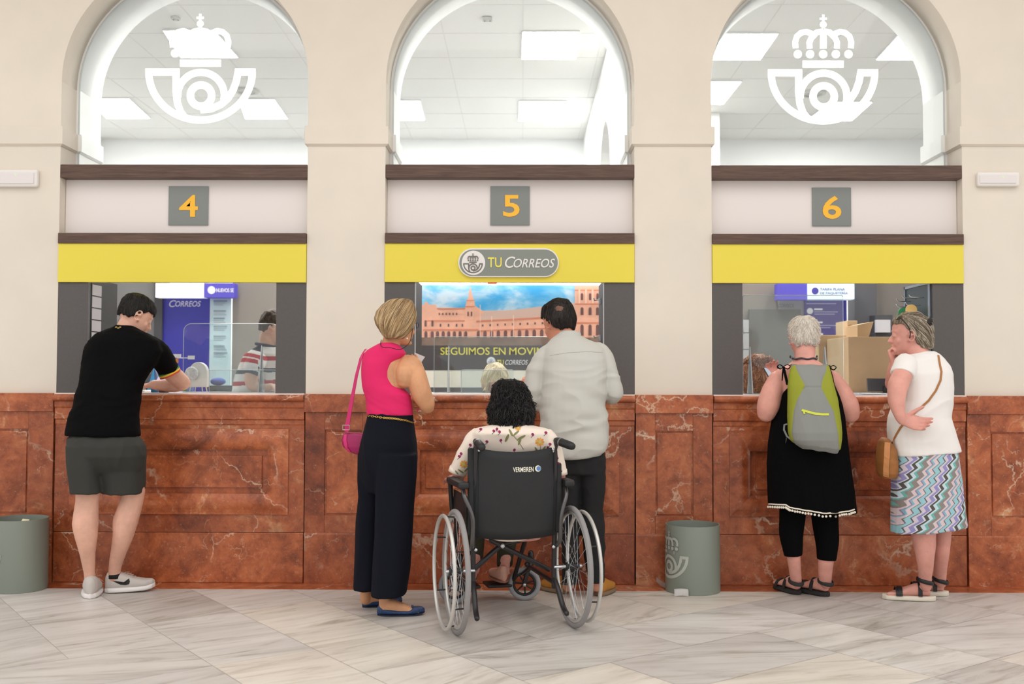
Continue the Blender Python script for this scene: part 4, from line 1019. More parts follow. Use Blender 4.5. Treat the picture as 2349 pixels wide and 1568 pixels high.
SNK2 = [(.01, .07, .8), (.05, .098, .95), (.14, .104, .98), (.27, .10, .92), (.42, .082, .92), (.6, .060, .98), (.82, .044, 1), (.94, .036, .9), (.99, .022, .6)]
def foot(bm, H, T, w, h=.07):
    H = V(H); T = V(T); d = T-H; dn = d.normalized(); sd = V((dn.y, -dn.x, 0)).normalized(); up = V((0, 0, 1)); rs = []
    for f, hh, k in ((.03, .03, .5), (.08, .05, .7), (.2, h*1.05, .8), (.35, h, .82), (.55, h*.72, .92), (.72, h*.45, 1), (.84, h*.32, .98)):
        rs.append(ring(bm, H+d*f+up*hh/2, sd*w/2*k, up*hh/2, 16, 2.5))
    skin(bm, rs)
    L = d.length
    for k, (o_, ln, r) in enumerate(((-.36, .16, .011), (-.14, .15, .0085), (.06, .135, .008), (.24, .12, .0075), (.39, .10, .007))):
        a = H+d*.8+sd*(w*o_)+up*r; tube(bm, [(a, r), (a+dn*L*ln*.6+up*.001, r), (a+dn*L*ln-up*.001, r*.95)], n=8)
def person(px, py, Y, label):
    c = P(px, py, Y); c.z = 0
    return empty('person', c, 0, label, 'person')
def decal_strip(name, pts, width, m, parent, th=.002, n=6):
    """a flat band following world points; pts: (Vector, normal)"""
    bm = nb(); rs = []
    for i, (c, nn) in enumerate(pts):
        c = V(c); nn = V(nn).normalized(); a = V(pts[max(0, i-1)][0]); b = V(pts[min(len(pts)-1, i+1)][0])
        t = (b-a).normalized(); s = t.cross(nn).normalized(); wd = width(i/(len(pts)-1)) if callable(width) else width
        rs.append([bm.verts.new(c+s*wd/2), bm.verts.new(c+s*wd/2+nn*th), bm.verts.new(c-s*wd/2+nn*th), bm.verts.new(c-s*wd/2)])
    skin(bm, rs); return obj(name, bm, m, parent, smooth=False)
from mathutils.bvhtree import BVHTree
def bvh_of(o):
    me = o.data; base = WL.get(o.name, V((0, 0, 0))); par = o.parent
    off = WL.get(par.name, V((0, 0, 0))) if par else V((0, 0, 0))
    return BVHTree.FromPolygons([v.co+off for v in me.vertices], [p.vertices[:] for p in me.polygons])
def on(tree, px, py, lift=.002):
    """point of the surface that lies behind a picture position"""
    d = (RM @ V(((px-1174.5)/FPX, -(py-784)/FPX, -1))).normalized()
    h = tree.ray_cast(CAM, d)
    if h[0] is None: return None
    return h[0]+h[1]*lift, h[1]
def path_on(tree, pp, k=5, lift=.002):
    out = []
    for i in range(len(pp)-1):
        for j in range(k):
            t = j/k; r = on(tree, pp[i][0]*(1-t)+pp[i+1][0]*t, pp[i][1]*(1-t)+pp[i+1][1]*t, lift)
            if r: out.append(r)
    r = on(tree, pp[-1][0], pp[-1][1], lift)
    if r: out.append(r)
    return out
def patch_on(name, tree, pts, m, parent, lift=.0015, th=.001, grid=0):
    """flat patch whose outline and centre lie on the surface"""
    bm = nb(); cx = sum(p[0] for p in pts)/len(pts); cy = sum(p[1] for p in pts)/len(pts)
    ctr = on(tree, cx, cy, lift+th)
    if not ctr: bm.free(); return None
    c = bm.verts.new(ctr[0]); o_ = []
    for p in pts:
        r = on(tree, p[0], p[1], lift+th)
        o_.append(bm.verts.new(r[0] if r else ctr[0]))
    mid = []
    for p in pts:
        r = on(tree, (p[0]+cx)/2, (p[1]+cy)/2, lift+th); mid.append(bm.verts.new(r[0] if r else ctr[0]))
    n = len(pts)
    for k in range(n):
        j = (k+1) % n
        bm.faces.new((o_[k], o_[j], mid[j], mid[k])); bm.faces.new((mid[k], mid[j], c))
    return obj(name, bm, m, parent, smooth=True)
SK_FAIR = skin_mat('skin_fair', (226, 176, 154)); SK_TAN = skin_mat('skin_tan', (214, 158, 118)); SK_PINK = skin_mat('skin_pink', (222, 160, 146)); SK_WARM = skin_mat('skin_warm', (218, 150, 122))

def strands(hobj, crown, n, steps, step, mats, down=.5, swirl=0, curl=0, lift=.0012, rise=0, rad=.0011, seed=1, keep=None, side=0):
    """locks lying on the hair surface, flowing away from the crown"""
    tr = bvh_of(hobj); rg = random.Random(seed); me = hobj.data
    off = WL.get(hobj.parent.name, V((0, 0, 0))); bm = nb(); crown = V(crown)
    for i in range(n):
        v = me.vertices[rg.randrange(len(me.vertices))]; p = v.co+off; nn = v.normal.copy()
        if keep and not keep(p): continue
        q = []; r = rad*(.6+.8*rg.random()); mi = rg.randrange(len(mats)); ph = rg.random()*9; li = lift*rg.random()
        for k in range(steps):
            d = (p-crown); d = d.normalized()*1.0+V((side, 0, -down))
            if curl: d += V((noise.noise(p*55+V((ph, 0, 0))), noise.noise(p*55+V((0, ph, 5))), noise.noise(p*55+V((3, 1, ph)))))*curl
            d = d-nn*d.dot(nn)
            if d.length < 1e-5: break
            p2 = p+d.normalized()*step; h = tr.find_nearest(p2)
            if h[0] is None or (keep and not keep(h[0])): break
            p = h[0]; nn = h[1]; q.append((p+nn*(li+rise*k/steps*(.5+rg.random())), r*(1-.75*abs(2*k/steps-.9))))
        if len(q) > 2: tube(bm, q, n=4, rnd=False, mi=mi)
    return obj('hair_locks', bm, mats, hobj, smooth=True)
# ---------------------------------------------------------------- man in black tee, leaning on counter four
def man_black():
    r = person(255, 1360, -.25, 'person in black tee and dark shorts leaning on the counter under sign four')
    Mh = headM(P(313, 725, -.02), -50, 26, 0, .98)
    bm = nb()
    head(bm, Mh, ([(P(285, 762, -.06), .058), (P(280, 775, -.08), .062)], .054))
    rows(bm, [(766, 250, 318, -.10, .07), (800, 225, 345, -.11, .09), (870, 205, 315, -.14, .09), (960, 175, 305, -.22, .10), (1040, 170, 315, -.26, .11)])
    limb(bm, [(210, 1040, -.27, 30), (203, 1120, -.27, 28), (200, 1150, -.27, 25.5), (196, 1200, -.275, 29), (198, 1230, -.275, 25), (201, 1270, -.255, 17), (205, 1310, -.225, 12.5), (207, 1340, -.215, 12.5)], n=18)
    limb(bm, [(280, 1040, -.20, 32), (302, 1110, -.18, 28), (304, 1140, -.17, 25.5), (288, 1195, -.185, 28), (283, 1225, -.19, 23.5), (273, 1262, -.165, 18), (264, 1300, -.13, 14), (262, 1332, -.115, 13)], n=18)
    limb(bm, [(352, 800, -.06, 26), (388, 848, .10, 21), (408, 868, .17, 19), (421, 878, .22, 16.5)], k=3)
    limb(bm, [(420, 879, .22, 16), (400, 883, .24, 16.5), (375, 884, .27, 14), (352, 882, .30, 11)], k=3)
    hand(bm, P(350, 883, .305), (-.9, .35, -.1), (0, 0, -1), 1, curl=(.2, .2, .2, .2))
    limb(bm, [(228, 806, -.08, 20), (228, 850, .0, 18), (232, 880, .10, 17), (260, 884, .16, 14), (290, 884, .2, 11)], k=3)
    body = remesh('body', bm, .0055, 3, SK_FAIR, r)
    eyes(Mh, r)
    # black tee
    bm = nb()
    rows(bm, [(746, 270, 306, -.075, .058), (756, 246, 322, -.085, .078), (766, 222, 346, -.09, .098), (780, 204, 366, -.10, .112), (804, 194, 376, -.105, .122), (836, 189, 360, -.12, .13), (872, 186, 332, -.14, .132),
              (900, 177, 322, -.17, .13), (943, 164, 318, -.21, .128), (970, 157, 319, -.235, .13), (988, 152.5, 320, -.25, .132), (999, 151, 320, -.25, .133)], p=2.3)
    limb(bm, [(340, 792, -.08, 27), (362, 808, -.04, 27.5), (383, 842, .07, 24.5), (388, 850, .09, 24)], k=4, rnd=False, n=20)
    limb(bm, [(222, 795, -.10, 27), (222, 830, -.03, 26), (228, 852, .03, 25)], k=4, rnd=False, n=20)
    base = folds(0, .007, (5, 5, 9), 2, .002, (22, 22, 40))
    tee = remesh('tee_shirt', bm, .0075, 6, mat('black_cotton', (8, 8, 9), .95, bmp=.2, bs=500, spec=.12), r, disp=base)
    tr = bvh_of(tee)
    # tricolour cuff on the sleeve
    a0, a1 = P(384, 846, .0), P(390, 856, .022)
    ax = (P(386, 853, .09)-P(378, 837, .075)).normalized()
    for k, c in enumerate(((64, 130, 60), (236, 196, 60), (206, 74, 48))):
        bm = nb(); c0 = P(385.5, 847.5, .083)+ax*(.004+.0095*k); tube(bm, [(c0, 25*SC(.08)), (c0+ax*.0092, 25*SC(.08))], n=28, rnd=False)
        obj('sleeve_band', bm, mat('band_%d' % k, c, .8), tee, smooth=False)
    t = on(tr, 272, 751, .001)
    for k, (dx, dy) in enumerate(((-6, 0), (-1, 2), (3, 0))):
        o_ = patch_on('neck_badge', tr, [(268+dx+3, 749+dy), (272+dx+3, 749+dy), (273+dx+2, 752+dy), (268+dx+2, 752+dy)], mat('badge_ochre', (150, 126, 60), .7), tee)
    # shorts
    bm = nb()
    rows(bm, [(975, 172, 308, -.24, .105), (996, 166, 312, -.25, .112), (1004, 155, 322, -.25, .124), (1020, 154, 329, -.255, .135), (1045, 157, 332, -.25, .135), (1066, 161, 329, -.245, .105), (1084, 170, 320, -.24, .07)], p=2.4)
    rows(bm, [(1020, 155, 234, -.275, .11), (1072, 160, 232, -.275, .112), (1105, 164, 232, -.275, .105), (1130, 166, 234, -.275, .103)], p=2.4)
    rows(bm, [(1020, 212, 332, -.215, .12), (1072, 224, 332, -.20, .118), (1105, 235, 330, -.19, .115), (1131, 238, 328, -.185, .112)], p=2.4)
    sh = remesh('shorts', bm, .007, 3, mat('dark_olive_grey', (52, 53, 49), .9, bmp=.2, bs=500), r, disp=folds(0, .006, (10, 10, 4), 5))
    ml = mat('sneaker_grey', (196, 190, 184), .8, bmp=.3, bs=350); mso = mat('sneaker_sole', (232, 228, 226), .6)
    H1 = PZ(206, 1374, 0); H2 = PZ(235, 1362, 0)
    s1 = shoe(r, 'sneaker', H1, H1+V((-.085, .265, 0)), .112, SNK2, ml, mso, .03)
    s2 = shoe(r, 'sneaker', H2+V((0, .03, 0)), H2+V((.262, .115, .01)), .105, SNK2, ml, mso, .03)
    # swoosh mark on the side
    t2 = bvh_of(s2)
    pts = [(257, 1331), (272, 1335), (284, 1335), (291, 1330), (296, 1326), (298, 1333), (296, 1339), (288, 1341), (276, 1340)]
    patch_on('side_mark', t2, pts, mat('mark_black', (24, 24, 24), .6), s2, .001)
    for k in range(4):
        q = on(t2, 288+k*5, 1314+k*3, .003)
        if q:
            bm = nb(); c = q[0]; tube(bm, [(c+V((-.012, -.012, -.006)), .002), (c+V((0, 0, .003)), .002), (c+V((.012, .02, .0)), .002)], n=6); obj('lace', bm, ml, s2)
    bm = nb(); q = P(263, 1313, -.122); tube(bm, [(q+V((0, 0, -.03)), .0345), (q+V((0, 0, .008)), .0335)], n=20, rnd=False); obj('sock', bm, mat('sock_black', (26, 26, 28), .9), r, smooth=True)
    # short dark hair
    h = hair(Mh, r, 'hair', hair_mat('hair_dark', (8, 6, 6), (15, 12, 10), (34, 26, 22), (60, 60, 12)), .012, 1.0, seed=3, zf=.035, zs=-.02, zn=-.045, side=-.005)
    strands(h, Mh @ V((0, -.05, .13)), 900, 7, .006, [mat('lock_black', (10, 8, 7), .5), mat('lock_dark_brown', (40, 31, 26), .5)], down=.2, curl=.4, rise=.004)
def hair(Mh, parent, name, m, off, bulk, seed=0, zf=.05, zs=-.03, zn=-.05, side=0, amp=.006, fr=26, vox=.0045, extra=None, top=.006, fcut=.06):
    """cap of hair: grown head shape, cut by a line from brow (zf) over the ears (zs) to the nape (zn)"""
    bm = nb(); rs = []
    I = Mh.inverted()
    for z, f, b, w_ in HS:
        if z < -.09: continue
        if z > .11: f, b = .02, -.045; z += top
        f += off*.5; b -= off*1.1*bulk; w_ += off*.8*bulk
        zz = z+top if z > .05 else z
        c = V((0, (f+b)/2, zz)); hd = (f-b)/2; n = 30
        rs.append([bm.verts.new(Mh @ (c+V((math.copysign(abs(cos(2*pi*k/n))**.92, cos(2*pi*k/n))*w_, math.copysign(abs(sin(2*pi*k/n))**.9, sin(2*pi*k/n))*hd, 0)))) for k in range(n)])
    skin(bm, rs[::-1])
    if extra: extra(bm)
    bmesh.ops.recalc_face_normals(bm, faces=bm.faces)
    def cutline(y):       # lowest hair height for a given front-back position
        if y > .03: return zf+(.0)*(y)
        if y > -.02: return zs+(zf-zs)*((y+.02)/.05)
        return zn+(zs-zn)*max(0, min(1, (y+.06)/.04))
    def d(co, nn):
        l = I @ co; v = amp*(noise.noise(V((co.x*fr, co.y*fr, co.z*fr*.55))+V((seed, 0, 0)))+.6*noise.noise(V((co.x*fr*2.6, co.y*fr*2.6, co.z*fr*1.2))))
        cl = cutline(l.y)+.006*noise.noise(co*45)
        k = (l.z-cl)/.012
        if k < 1: v -= (off*1.5+.010)*min(1, (1-k)*.8)
        if l.y > fcut and l.z < zf+.01: v -= .02
        return v
    return remesh(name, bm, vox, 2, m, parent, disp=d)
man_black()
def proj(co):
    l = RM.transposed() @ (co-CAM); return 1174.5+FPX*l.x/-l.z, 784-FPX*l.y/-l.z
def hairrows(name, R, parent, m, amp=.005, fr=(30, 30, 18), seed=0, cut=None, vox=.0045, p=2.1, extra=None, it=2):
    bm = nb(); rows(bm, R, 30, p)
    if extra: extra(bm)
    def d(co, nn):
        q = V((co.x*fr[0], co.y*fr[1], co.z*fr[2]))+V((seed, 0, 0))
        v = amp*(noise.noise(q)+.6*noise.noise(q*2.7)); 
        if cut: v += cut(co)
        return v
    return remesh(name, bm, vox, it, m, parent, disp=d)
def ring_belt(name, c, U, W, r, m, parent, n=28, flat=1):
    bm = nb(); pts = [(c+U*cos(2*pi*k/n)+W*sin(2*pi*k/n), r) for k in range(n)]
    tube(bm, pts, n=8, close=True, flat=flat, ref=(0, 0, 1)); return obj(name, bm, m, parent, smooth=True)

def woman_pink():
    r = person(885, 1405, -.62, 'person in bright pink sleeveless top and wide navy trousers, standing left of the wheelchair')
    Mh = headM(P(913, 746, -.60), -55, 3, 0, .92)
    bm = nb(); head(bm, Mh, ([(P(898, 782, -.62), .047), (P(893, 800, -.63), .056)], .05))
    rows(bm, [(792, 874, 912, -.62, .055), (806, 856, 926, -.62, .085), (830, 845, 922, -.62, .092), (940, 856, 935, -.62, .09), (1040, 842, 940, -.62, .10)])
    limb(bm, [(930, 826, -.635, 14), (930, 852, -.68, 23), (928, 870, -.68, 21)], k=3)
    limb(bm, [(936, 826, -.63, 14), (946, 838, -.65, 22.5), (955, 866, -.66, 25), (966, 900, -.66, 24), (977, 922, -.65, 20), (980, 932, -.64, 17.5)], n=18)
    limb(bm, [(980, 931, -.64, 17), (974, 920, -.56, 16), (962, 896, -.46, 13), (954, 874, -.40, 10)], k=3)
    hand(bm, P(952, 872, -.395), (.12, .1, 1), (-.9, -.4, .1), 1, .9, curl=(.3, .4, .4, .4), thumb=.5)
    limb(bm, [(852, 825, -.60, 14), (856, 870, -.54, 15), (866, 915, -.50, 14), (905, 934, -.48, 12), (918, 936, -.50, 11)], k=3)
    hand(bm, P(908, 934, -.535), (1, -.22, .05), (.1, .9, .1), -1, .95, curl=(.25, .3, .3, .3), spread=.12)
    limb(bm, [(850, 1040, -.56, 22), (840, 1200, -.53, 20), (838, 1300, -.50, 14), (838, 1350, -.485, 11.5), (838, 1375, -.48, 12)]); limb(bm, [(900, 1040, -.63, 22), (900, 1200, -.65, 20), (882, 1320, -.64, 16), (882, 1360, -.65, 13), (882, 1390, -.655, 13)])
    H1, T1 = PZ(866, 1411, 0), None; T1 = H1+V((.236, .030, 0)); H2 = PZ(832, 1393, 0); T2 = H2+V((.19, .12, 0))
    foot(bm, H1+V((.008, 0, .012)), T1+V((-.006, 0, .012)), .075, .07); foot(bm, H2+V((.008, 0, .012)), T2+V((-.006, 0, .012)), .075, .07)
    remesh('body', bm, .0045, 3, SK_TAN, r)
    eyes(Mh, r)
    # nails
    mp = mat('hot_pink', (222, 30, 100), .85, bmp=.25, bs=420)
    mn = mat('nail_pink', (230, 60, 120), .3)
    bm = nb(); ball(bm, P(959, 939, -.60), .006, 1, .7, 1.2); obj('nail', bm, mn, r, smooth=True)
    bm = nb()
    rows(bm, [(786, 873, 905, -.635, .058), (790, 865, 915, -.635, .068), (796, 854, 921, -.633, .082), (803, 842, 928, -.63, .09), (811, 835, 932, -.628, .095), (820, 832, 925, -.625, .10), (832, 830, 912, -.625, .106), (850, 829, 906, -.625, .107), (866, 829.5, 906, -.625, .107),
              (884, 831, 915, -.625, .11), (893, 833, 930, -.625, .112), (905, 837, 942, -.625, .112), (925, 841, 944, -.625, .108), (945, 842, 945.5, -.625, .108), (952, 843, 946, -.625, .107)], p=2.3)
    top = remesh('sleeveless_top', bm, .006, 3, mp, r, disp=lambda co, n_: (.0035*max(0, min(1, (1.2-co.z)*8))*(1-2*abs(noise.noise(V((co.x*5, co.y*5, co.z*26+co.x*12)))))))
    bm = nb()
    rows(bm, [(944, 846, 943, -.625, .100), (950, 843, 946, -.625, .108), (962, 841, 947, -.625, .112), (981, 836, 950, -.62, .12), (1017, 827, 955, -.62, .13), (1050, 822, 957, -.615, .13), (1075, 821.5, 955, -.61, .122), (1102, 828, 948, -.61, .10), (1130, 840, 935, -.61, .07)], p=2.3)
    rows(bm, [(1040, 822, 895, -.56, .11), (1100, 820.5, 880, -.55, .10), (1140, 823, 875, -.54, .095), (1196, 817, 872, -.53, .095), (1270, 815, 872, -.525, .095), (1349, 813, 872, -.52, .10)], p=2.5)
    rows(bm, [(1040, 866, 957, -.66, .12), (1084, 864, 956.5, -.66, .115), (1140, 863, 952, -.66, .11), (1225, 861, 947, -.66, .11), (1300, 856, 940, -.66, .115), ((1364, 1361), 853, 931, -.66, .12)], p=2.5)
    tr = remesh('trousers', bm, .007, 4, mat('navy_wool', (14, 17, 28), .9, bmp=.15, bs=400, spec=.2), r, disp=folds(0, .007, (8, 8, 2.2), 4))
    tb = bvh_of(tr)
    # gold chain belt
    pp = path_on(tb, [(845, 953), (880, 958), (905, 960), (930, 964), (947, 970)], 8, .004); mg = mat('gold', (226, 190, 96), .25, metal=.9)
    for i, (c, nn) in enumerate(pp[:-1]):
        d = (pp[i+1][0]-c); t = d.normalized(); w_ = nn if i % 2 else t.cross(nn)
        bm = nb(); tube(bm, [(c+d/2+t*cos(2*pi*k/12)*.0085+w_*sin(2*pi*k/12)*.0042, .0012) for k in range(12)], n=6, close=True, ref=tuple(nn)); obj('chain_link', bm, mg, r, smooth=True)
    # flats
    mf = mat('flat_navy', (36, 62, 104), .5, var=.35, vs=120, bmp=.5, bs=120); ms = mat('flat_sole', (30, 40, 60), .7)
    FL = [(.0, .030, .8), (.03, .052, .98), (.10, .050, 1.04), (.25, .034, 1.0), (.45, .026, .98), (.65, .026, 1.04), (.74, .036, 1.06), (.86, .036, 1.02), (.95, .028, .9), (.99, .016, .6)]
    for H_, T_ in ((H1, T1), (H2, T2)):
        s = shoe(r, 'ballet_flat', H_+V((-.004, 0, 0)), T_+V((.01, 0, 0)), .082, FL, mf, ms, .008)
        bm = nb(); c = H_*.24+T_*.76+V((0, 0, .043)); dn = (T_-H_).normalized(); sd = V((dn.y, -dn.x, 0))
        tube(bm, [(c-sd*.018, .0065), (c-sd*.004, .003), (c, .005), (c+sd*.004, .003), (c+sd*.018, .0065)], n=8, flat=.6); obj('bow', bm, mf, s, smooth=True)
    mh = hair_mat('hair_bob', (110, 84, 54), (160, 130, 92), (204, 176, 134), (60, 60, 4.5), (0, radians(28), 0), dist=.2)
    hairrows('hair', [(686, 903, 938, -.615, .05), (690, 892, 946, -.615, .072), (700, 876, 952, -.615, .094), (714, 864, 955.5, -.618, .105), (730, 859, 955, -.62, .108), (744, 862, 951, -.625, .106), (754, 869, 945, -.63, .098),
                      (763, 874, 938, -.635, .088), (770, 879, 932, -.64, .078), (776, 885, 925, -.64, .066)], r, mh, .0022, (30, 30, 6), 1)
    hh = [o for o in r.children if o.name.startswith('hair')][0]
    strands(hh, P(944, 694, -.57), 1500, 16, .008, [mat('lock_gold', (188, 156, 110), .5), mat('lock_brown', (122, 94, 62), .5), mat('lock_blond', (214, 188, 146), .5), mat('lock_mid', (156, 126, 88), .5)], down=.35, curl=.12, rad=.0014)
    # earring, glasses on a cord
    bm = nb(); ball(bm, P(934, 776, -.675), .005); obj('earring', bm, mat('pearl', (240, 232, 220), .2), r, smooth=True)
    g = nb(); q = P(951, 746, -.60); tube(g, [(P(947, 742, -.60), .0022), (P(955, 741, -.56), .0022), (P(960, 743, -.52), .0022)], n=6)
    tube(g, [(P(957, 746, -.55)+V((.004*cos(t), .022*cos(t), .017*sin(t))), .0018) for t in [2*pi*k/18 for k in range(18)]], n=6, close=True, ref=(1, .2, 0))
    gl = obj('glasses', g, mat('glasses_dark', (40, 34, 34), .3), r, smooth=True)
    bm = nb(); ball(bm, P(957, 746, -.55), .02, .12, 1, .8); obj('lens', bm, glass('lens_glass', (200, 205, 215), vis=.1), gl, smooth=True)
    cp = [(P(946, 744, -.62), .0019), (P(945, 765, -.66), .0019), (P(938, 787, -.72), .0019), (P(918, 801, -.755), .0019), (P(895, 797, -.755), .0019), (P(878, 796, -.745), .0019), (P(873, 789, -.70), .0019), (P(875, 779, -.655), .0019)]
    bm = nb(); tube(bm, smooth_path(cp, 5), n=6); obj('glasses_cord', bm, mat('cord_black', (36, 26, 24), .8), r, smooth=True)
    # folded paper she holds
    a = P(960, 822, -.40); bm = nb(); prism(bm, [P(951, 808, -.36), P(975, 818, -.36), P(963, 836, -.36), P(948, 836, -.36)][::-1], V((0, .002, 0))); solo('paper_slip', bm, mat('slip_white', (222, 220, 222), .6), 'white paper slip held up in front of the shoulder of the person in pink', 'paper')
    bm = nb(); limbp = [(P(900, 930, -.42), .014)]; bm.free()
    # shoulder bag
    mm = mat('magenta_leather', (164, 8, 88), .4); ms2 = mat('strap_pink', (206, 40, 110), .5)
    hb = empty('handbag', P(812, 1040, -.52), 0, 'small magenta shoulder bag hanging at the hip of the person in pink', 'bag')
    bm = nb(); rs = []
    rows(bm, [(992, 790, 828, -.53, .028), (997, 787, 862, -.53, .034), (1010, 783, 862, -.53, .040), (1024, 787, 862, -.53, .042), (1035, 800, 860, -.53, .036), (1042, 818, 850, -.53, .022)], p=2.6)
    bb = remesh('bag_body', bm, .004, 3, mm, hb)
    tb2 = bvh_of(bb)
    pp = path_on(tb2, [(793, 996), (792, 1010), (795, 1026), (803, 1036)], 4, .001)
    if len(pp) > 2: decal_strip('strap_tab', pp, .018, ms2, hb, .002)
    pts = [(P(839, 801, -.60), V((-.3, -.2, .9))), (P(834, 808, -.655), V((-.6, -.8, .2))), (P(828, 822, -.66), V((-.6, -.8, 0))), (P(818, 862, -.64), V((-.6, -.8, 0))), (P(807, 920, -.60), V((-.5, -.9, 0))), (P(799, 965, -.57), V((-.4, -.9, 0))), (P(795, 990, -.56), V((-.4, -.9, 0)))]
    decal_strip('strap', pts, lambda f: .012+.016*f, ms2, hb, .003)
    bm = nb(); c = P(794, 980, -.575); tube(bm, [(c+V((x, 0, z)), .002) for x, z in ((-.018, .012), (.018, .012), (.018, -.012), (-.018, -.012))], n=6, close=True, ref=(0, 1, 0)); obj('buckle', bm, mat('silver', (206, 204, 204), .25, metal=.9), hb)
woman_pink()

def man_grey():
    r = person(1340, 1360, -.22, 'person in pale grey long shirt and black jeans standing right behind the wheelchair')
    Mh = headM(P(1281, 741, -.10), 34, 22, 0, 1.0)
    bm = nb(); head(bm, Mh, ([(P(1296, 772, -.13), .058), (P(1300, 788, -.15), .063)], .058))
    rows(bm, [(784, 1270, 1345, -.15, .075), (815, 1256, 1380, -.17, .095), (900, 1255, 1378, -.2, .105), (1040, 1262, 1380, -.22, .11)])
    limb(bm, [(1228, 905, -.16, 15), (1222, 893, .05, 14), (1214, 886, .18, 11.5), (1210, 884, .23, 10.5)], k=3)
    hand(bm, P(1211, 886, .23), (-.15, .45, .2), (.2, .3, -.9), -1, 1, curl=(.3, .35, .4, .4))
    hand(bm, P(1204, 889, .20), (.05, .2, .95), (.3, .9, 0), -1, .6, curl=(.3, .5, .6, .7))
    limb(bm, [(1402, 905, -.16, 15), (1395, 900, -.02, 14), (1375, 893, .08, 11.5), (1360, 890, .12, 10.5)], k=3)
    limb(bm, [(1355, 1040, -.21, 26), (1360, 1180, -.19, 20), (1368, 1280, -.18, 16), (1368, 1345, -.18, 12)]); limb(bm, [(1300, 1040, -.21, 26), (1305, 1180, -.19, 20), (1305, 1280, -.18, 14), (1303, 1345, -.18, 12)])
    remesh('body', bm, .0055, 3, SK_WARM, r); eyes(Mh, r)
    bm = nb()
    rows(bm, [(762, 1288, 1322, -.135, .055), (768, 1276, 1330, -.14, .068), (777, 1264, 1348, -.15, .085), (786, 1256, 1374, -.155, .10), (800, 1246, 1390, -.165, .118), (823, 1242, 1393, -.18, .130), (860, 1243, 1394, -.20, .138), (905, 1241, 1391, -.215, .142),
              (941, 1236, 1392, -.225, .145), (976, 1239, 1394, -.23, .145), (1015, 1244, 1394, -.235, .145), (1036, 1252, 1390, -.235, .14), (1046, 1264, 1381, -.235, .135), (1051, 1284, 1362, -.235, .125)], p=2.3)
    limb(bm, [(1258, 806, -.17, 18), (1245, 824, -.18, 22), (1229, 855, -.19, 22.5), (1225, 888, -.20, 22.5), (1229, 912, -.19, 20), (1232, 926, -.17, 18), (1224, 912, -.07, 16), (1216, 898, .02, 14)], n=20)
    limb(bm, [(1372, 802, -.17, 20), (1387, 822, -.18, 22), (1395, 852, -.19, 20.5), (1404, 882, -.20, 22), (1407, 902, -.19, 21), (1403, 908, -.12, 18), (1392, 902, .0, 14)], n=20)
    ms = mat('pale_grey_cotton', (196, 195, 188), .9, bmp=.15, bs=400)
    f1 = folds(0, .014, (4, 4, 12), 8, .004, (9, 9, 22))
    def fd(co, n_):
        q = V((co.x*3.5, co.y*3, co.z*10+co.x*5))
        return f1(co, n_)*min(1, max(.25, (1.5-co.z)*2.5))
    sh = remesh('shirt', bm, .006, 4, ms, r, disp=fd)
    tb = bvh_of(sh)
    # turned collar and yoke seam
    bm = nb(); cen = P(1303, 770, -.135); rs = []
    for k in range(13):
        t = radians(-200+220*k/12); c = cen+V((.072*cos(t), .062*sin(t), -.010+.012*sin(t)*-1))
        nrm = V((cos(t), sin(t), 0)); rs.append([bm.verts.new(c+V((0, 0, .026))-nrm*.006), bm.verts.new(c+V((0, 0, .027))+nrm*.001), bm.verts.new(c+V((0, 0, -.02))+nrm*.014), bm.verts.new(c+V((0, 0, -.02))+nrm*.009)])
    skin(bm, rs); obj('collar', bm, ms, sh, smooth=True)
    bm = nb(); tube(bm, [(c, .0012) for c, _ in path_on(tb, [(1262, 815), (1300, 809), (1345, 806), (1382, 808)], 6, .0005)], n=5); obj('yoke_seam', bm, mat('seam_grey', (170, 168, 160), .9), sh)
    bm = nb()
    rows(bm, [(1020, 1262, 1384, -.225, .11), (1060, 1265, 1389, -.22, .118), (1085, 1268, 1388, -.215, .115)], p=2.3)
    rows(bm, [(1050, 1268, 1334, -.215, .11), (1130, 1282, 1331, -.20, .095), (1200, 1286, 1330, -.19, .085), (1290, 1290, 1328, -.18, .075), (1337, 1288, 1326, -.18, .075)], p=2.3)
    rows(bm, [(1050, 1318, 1389, -.215, .11), (1120, 1329, 1388, -.20, .10), (1166, 1331, 1382, -.19, .09), (1205, 1333, 1387, -.185, .09), (1248, 1337, 1388, -.18, .088), (1292, 1343, 1387, -.18, .08), (1334, 1353, 1385, -.18, .075)], p=2.3)
    remesh('jeans', bm, .007, 3, mat('black_denim', (26, 26, 28), .9, bmp=.2, bs=400), r, disp=folds(0, .006, (9, 9, 9), 3, .003, (18, 18, 30)))
    mo = mat('mustard_shoe', (182, 122, 44), .7, var=.1, vs=20); mo2 = mat('brown_sole', (130, 108, 84), .8)
    shoe(r, 'shoe', PZ(1373, 1368, 0), PZ(1373, 1368, 0)+V((.085, .20, 0)), .10, SNEAK, mo, mo2, .026)
    shoe(r, 'shoe', PZ(1302, 1362, 0), PZ(1302, 1362, 0)+V((-.14, .15, 0)), .10, SNEAK, mo, mo2, .026)
    mh = hair_mat('hair_blackbrown', (12, 10, 9), (26, 20, 17), (60, 46, 36), (46, 46, 14))
    h = hair(Mh, r, 'hair', mh, .016, 1.0, seed=9, zf=.05, zs=-.015, zn=-.078, amp=.006, top=.010)
    th = bvh_of(h)
    strands(h, Mh @ V((0, -.06, .13)), 900, 8, .007, [MC['lock_black'], mat('lock_umber', (48, 36, 28), .5)], down=.4, curl=.4, rise=.004, keep=lambda p: (p-on(th, 1283, 707)[0]).length > .026)
    pts = [(1283+9*cos(2*pi*k/18)*(1+.2*sin(3*k)), 707+6*sin(2*pi*k/18)*(1+.2*cos(2*k))) for k in range(18)]
    patch_on('bald_spot', th, pts, mat('scalp', (112, 76, 58), .6, var=.4, vs=90), r, .0004, .0008)
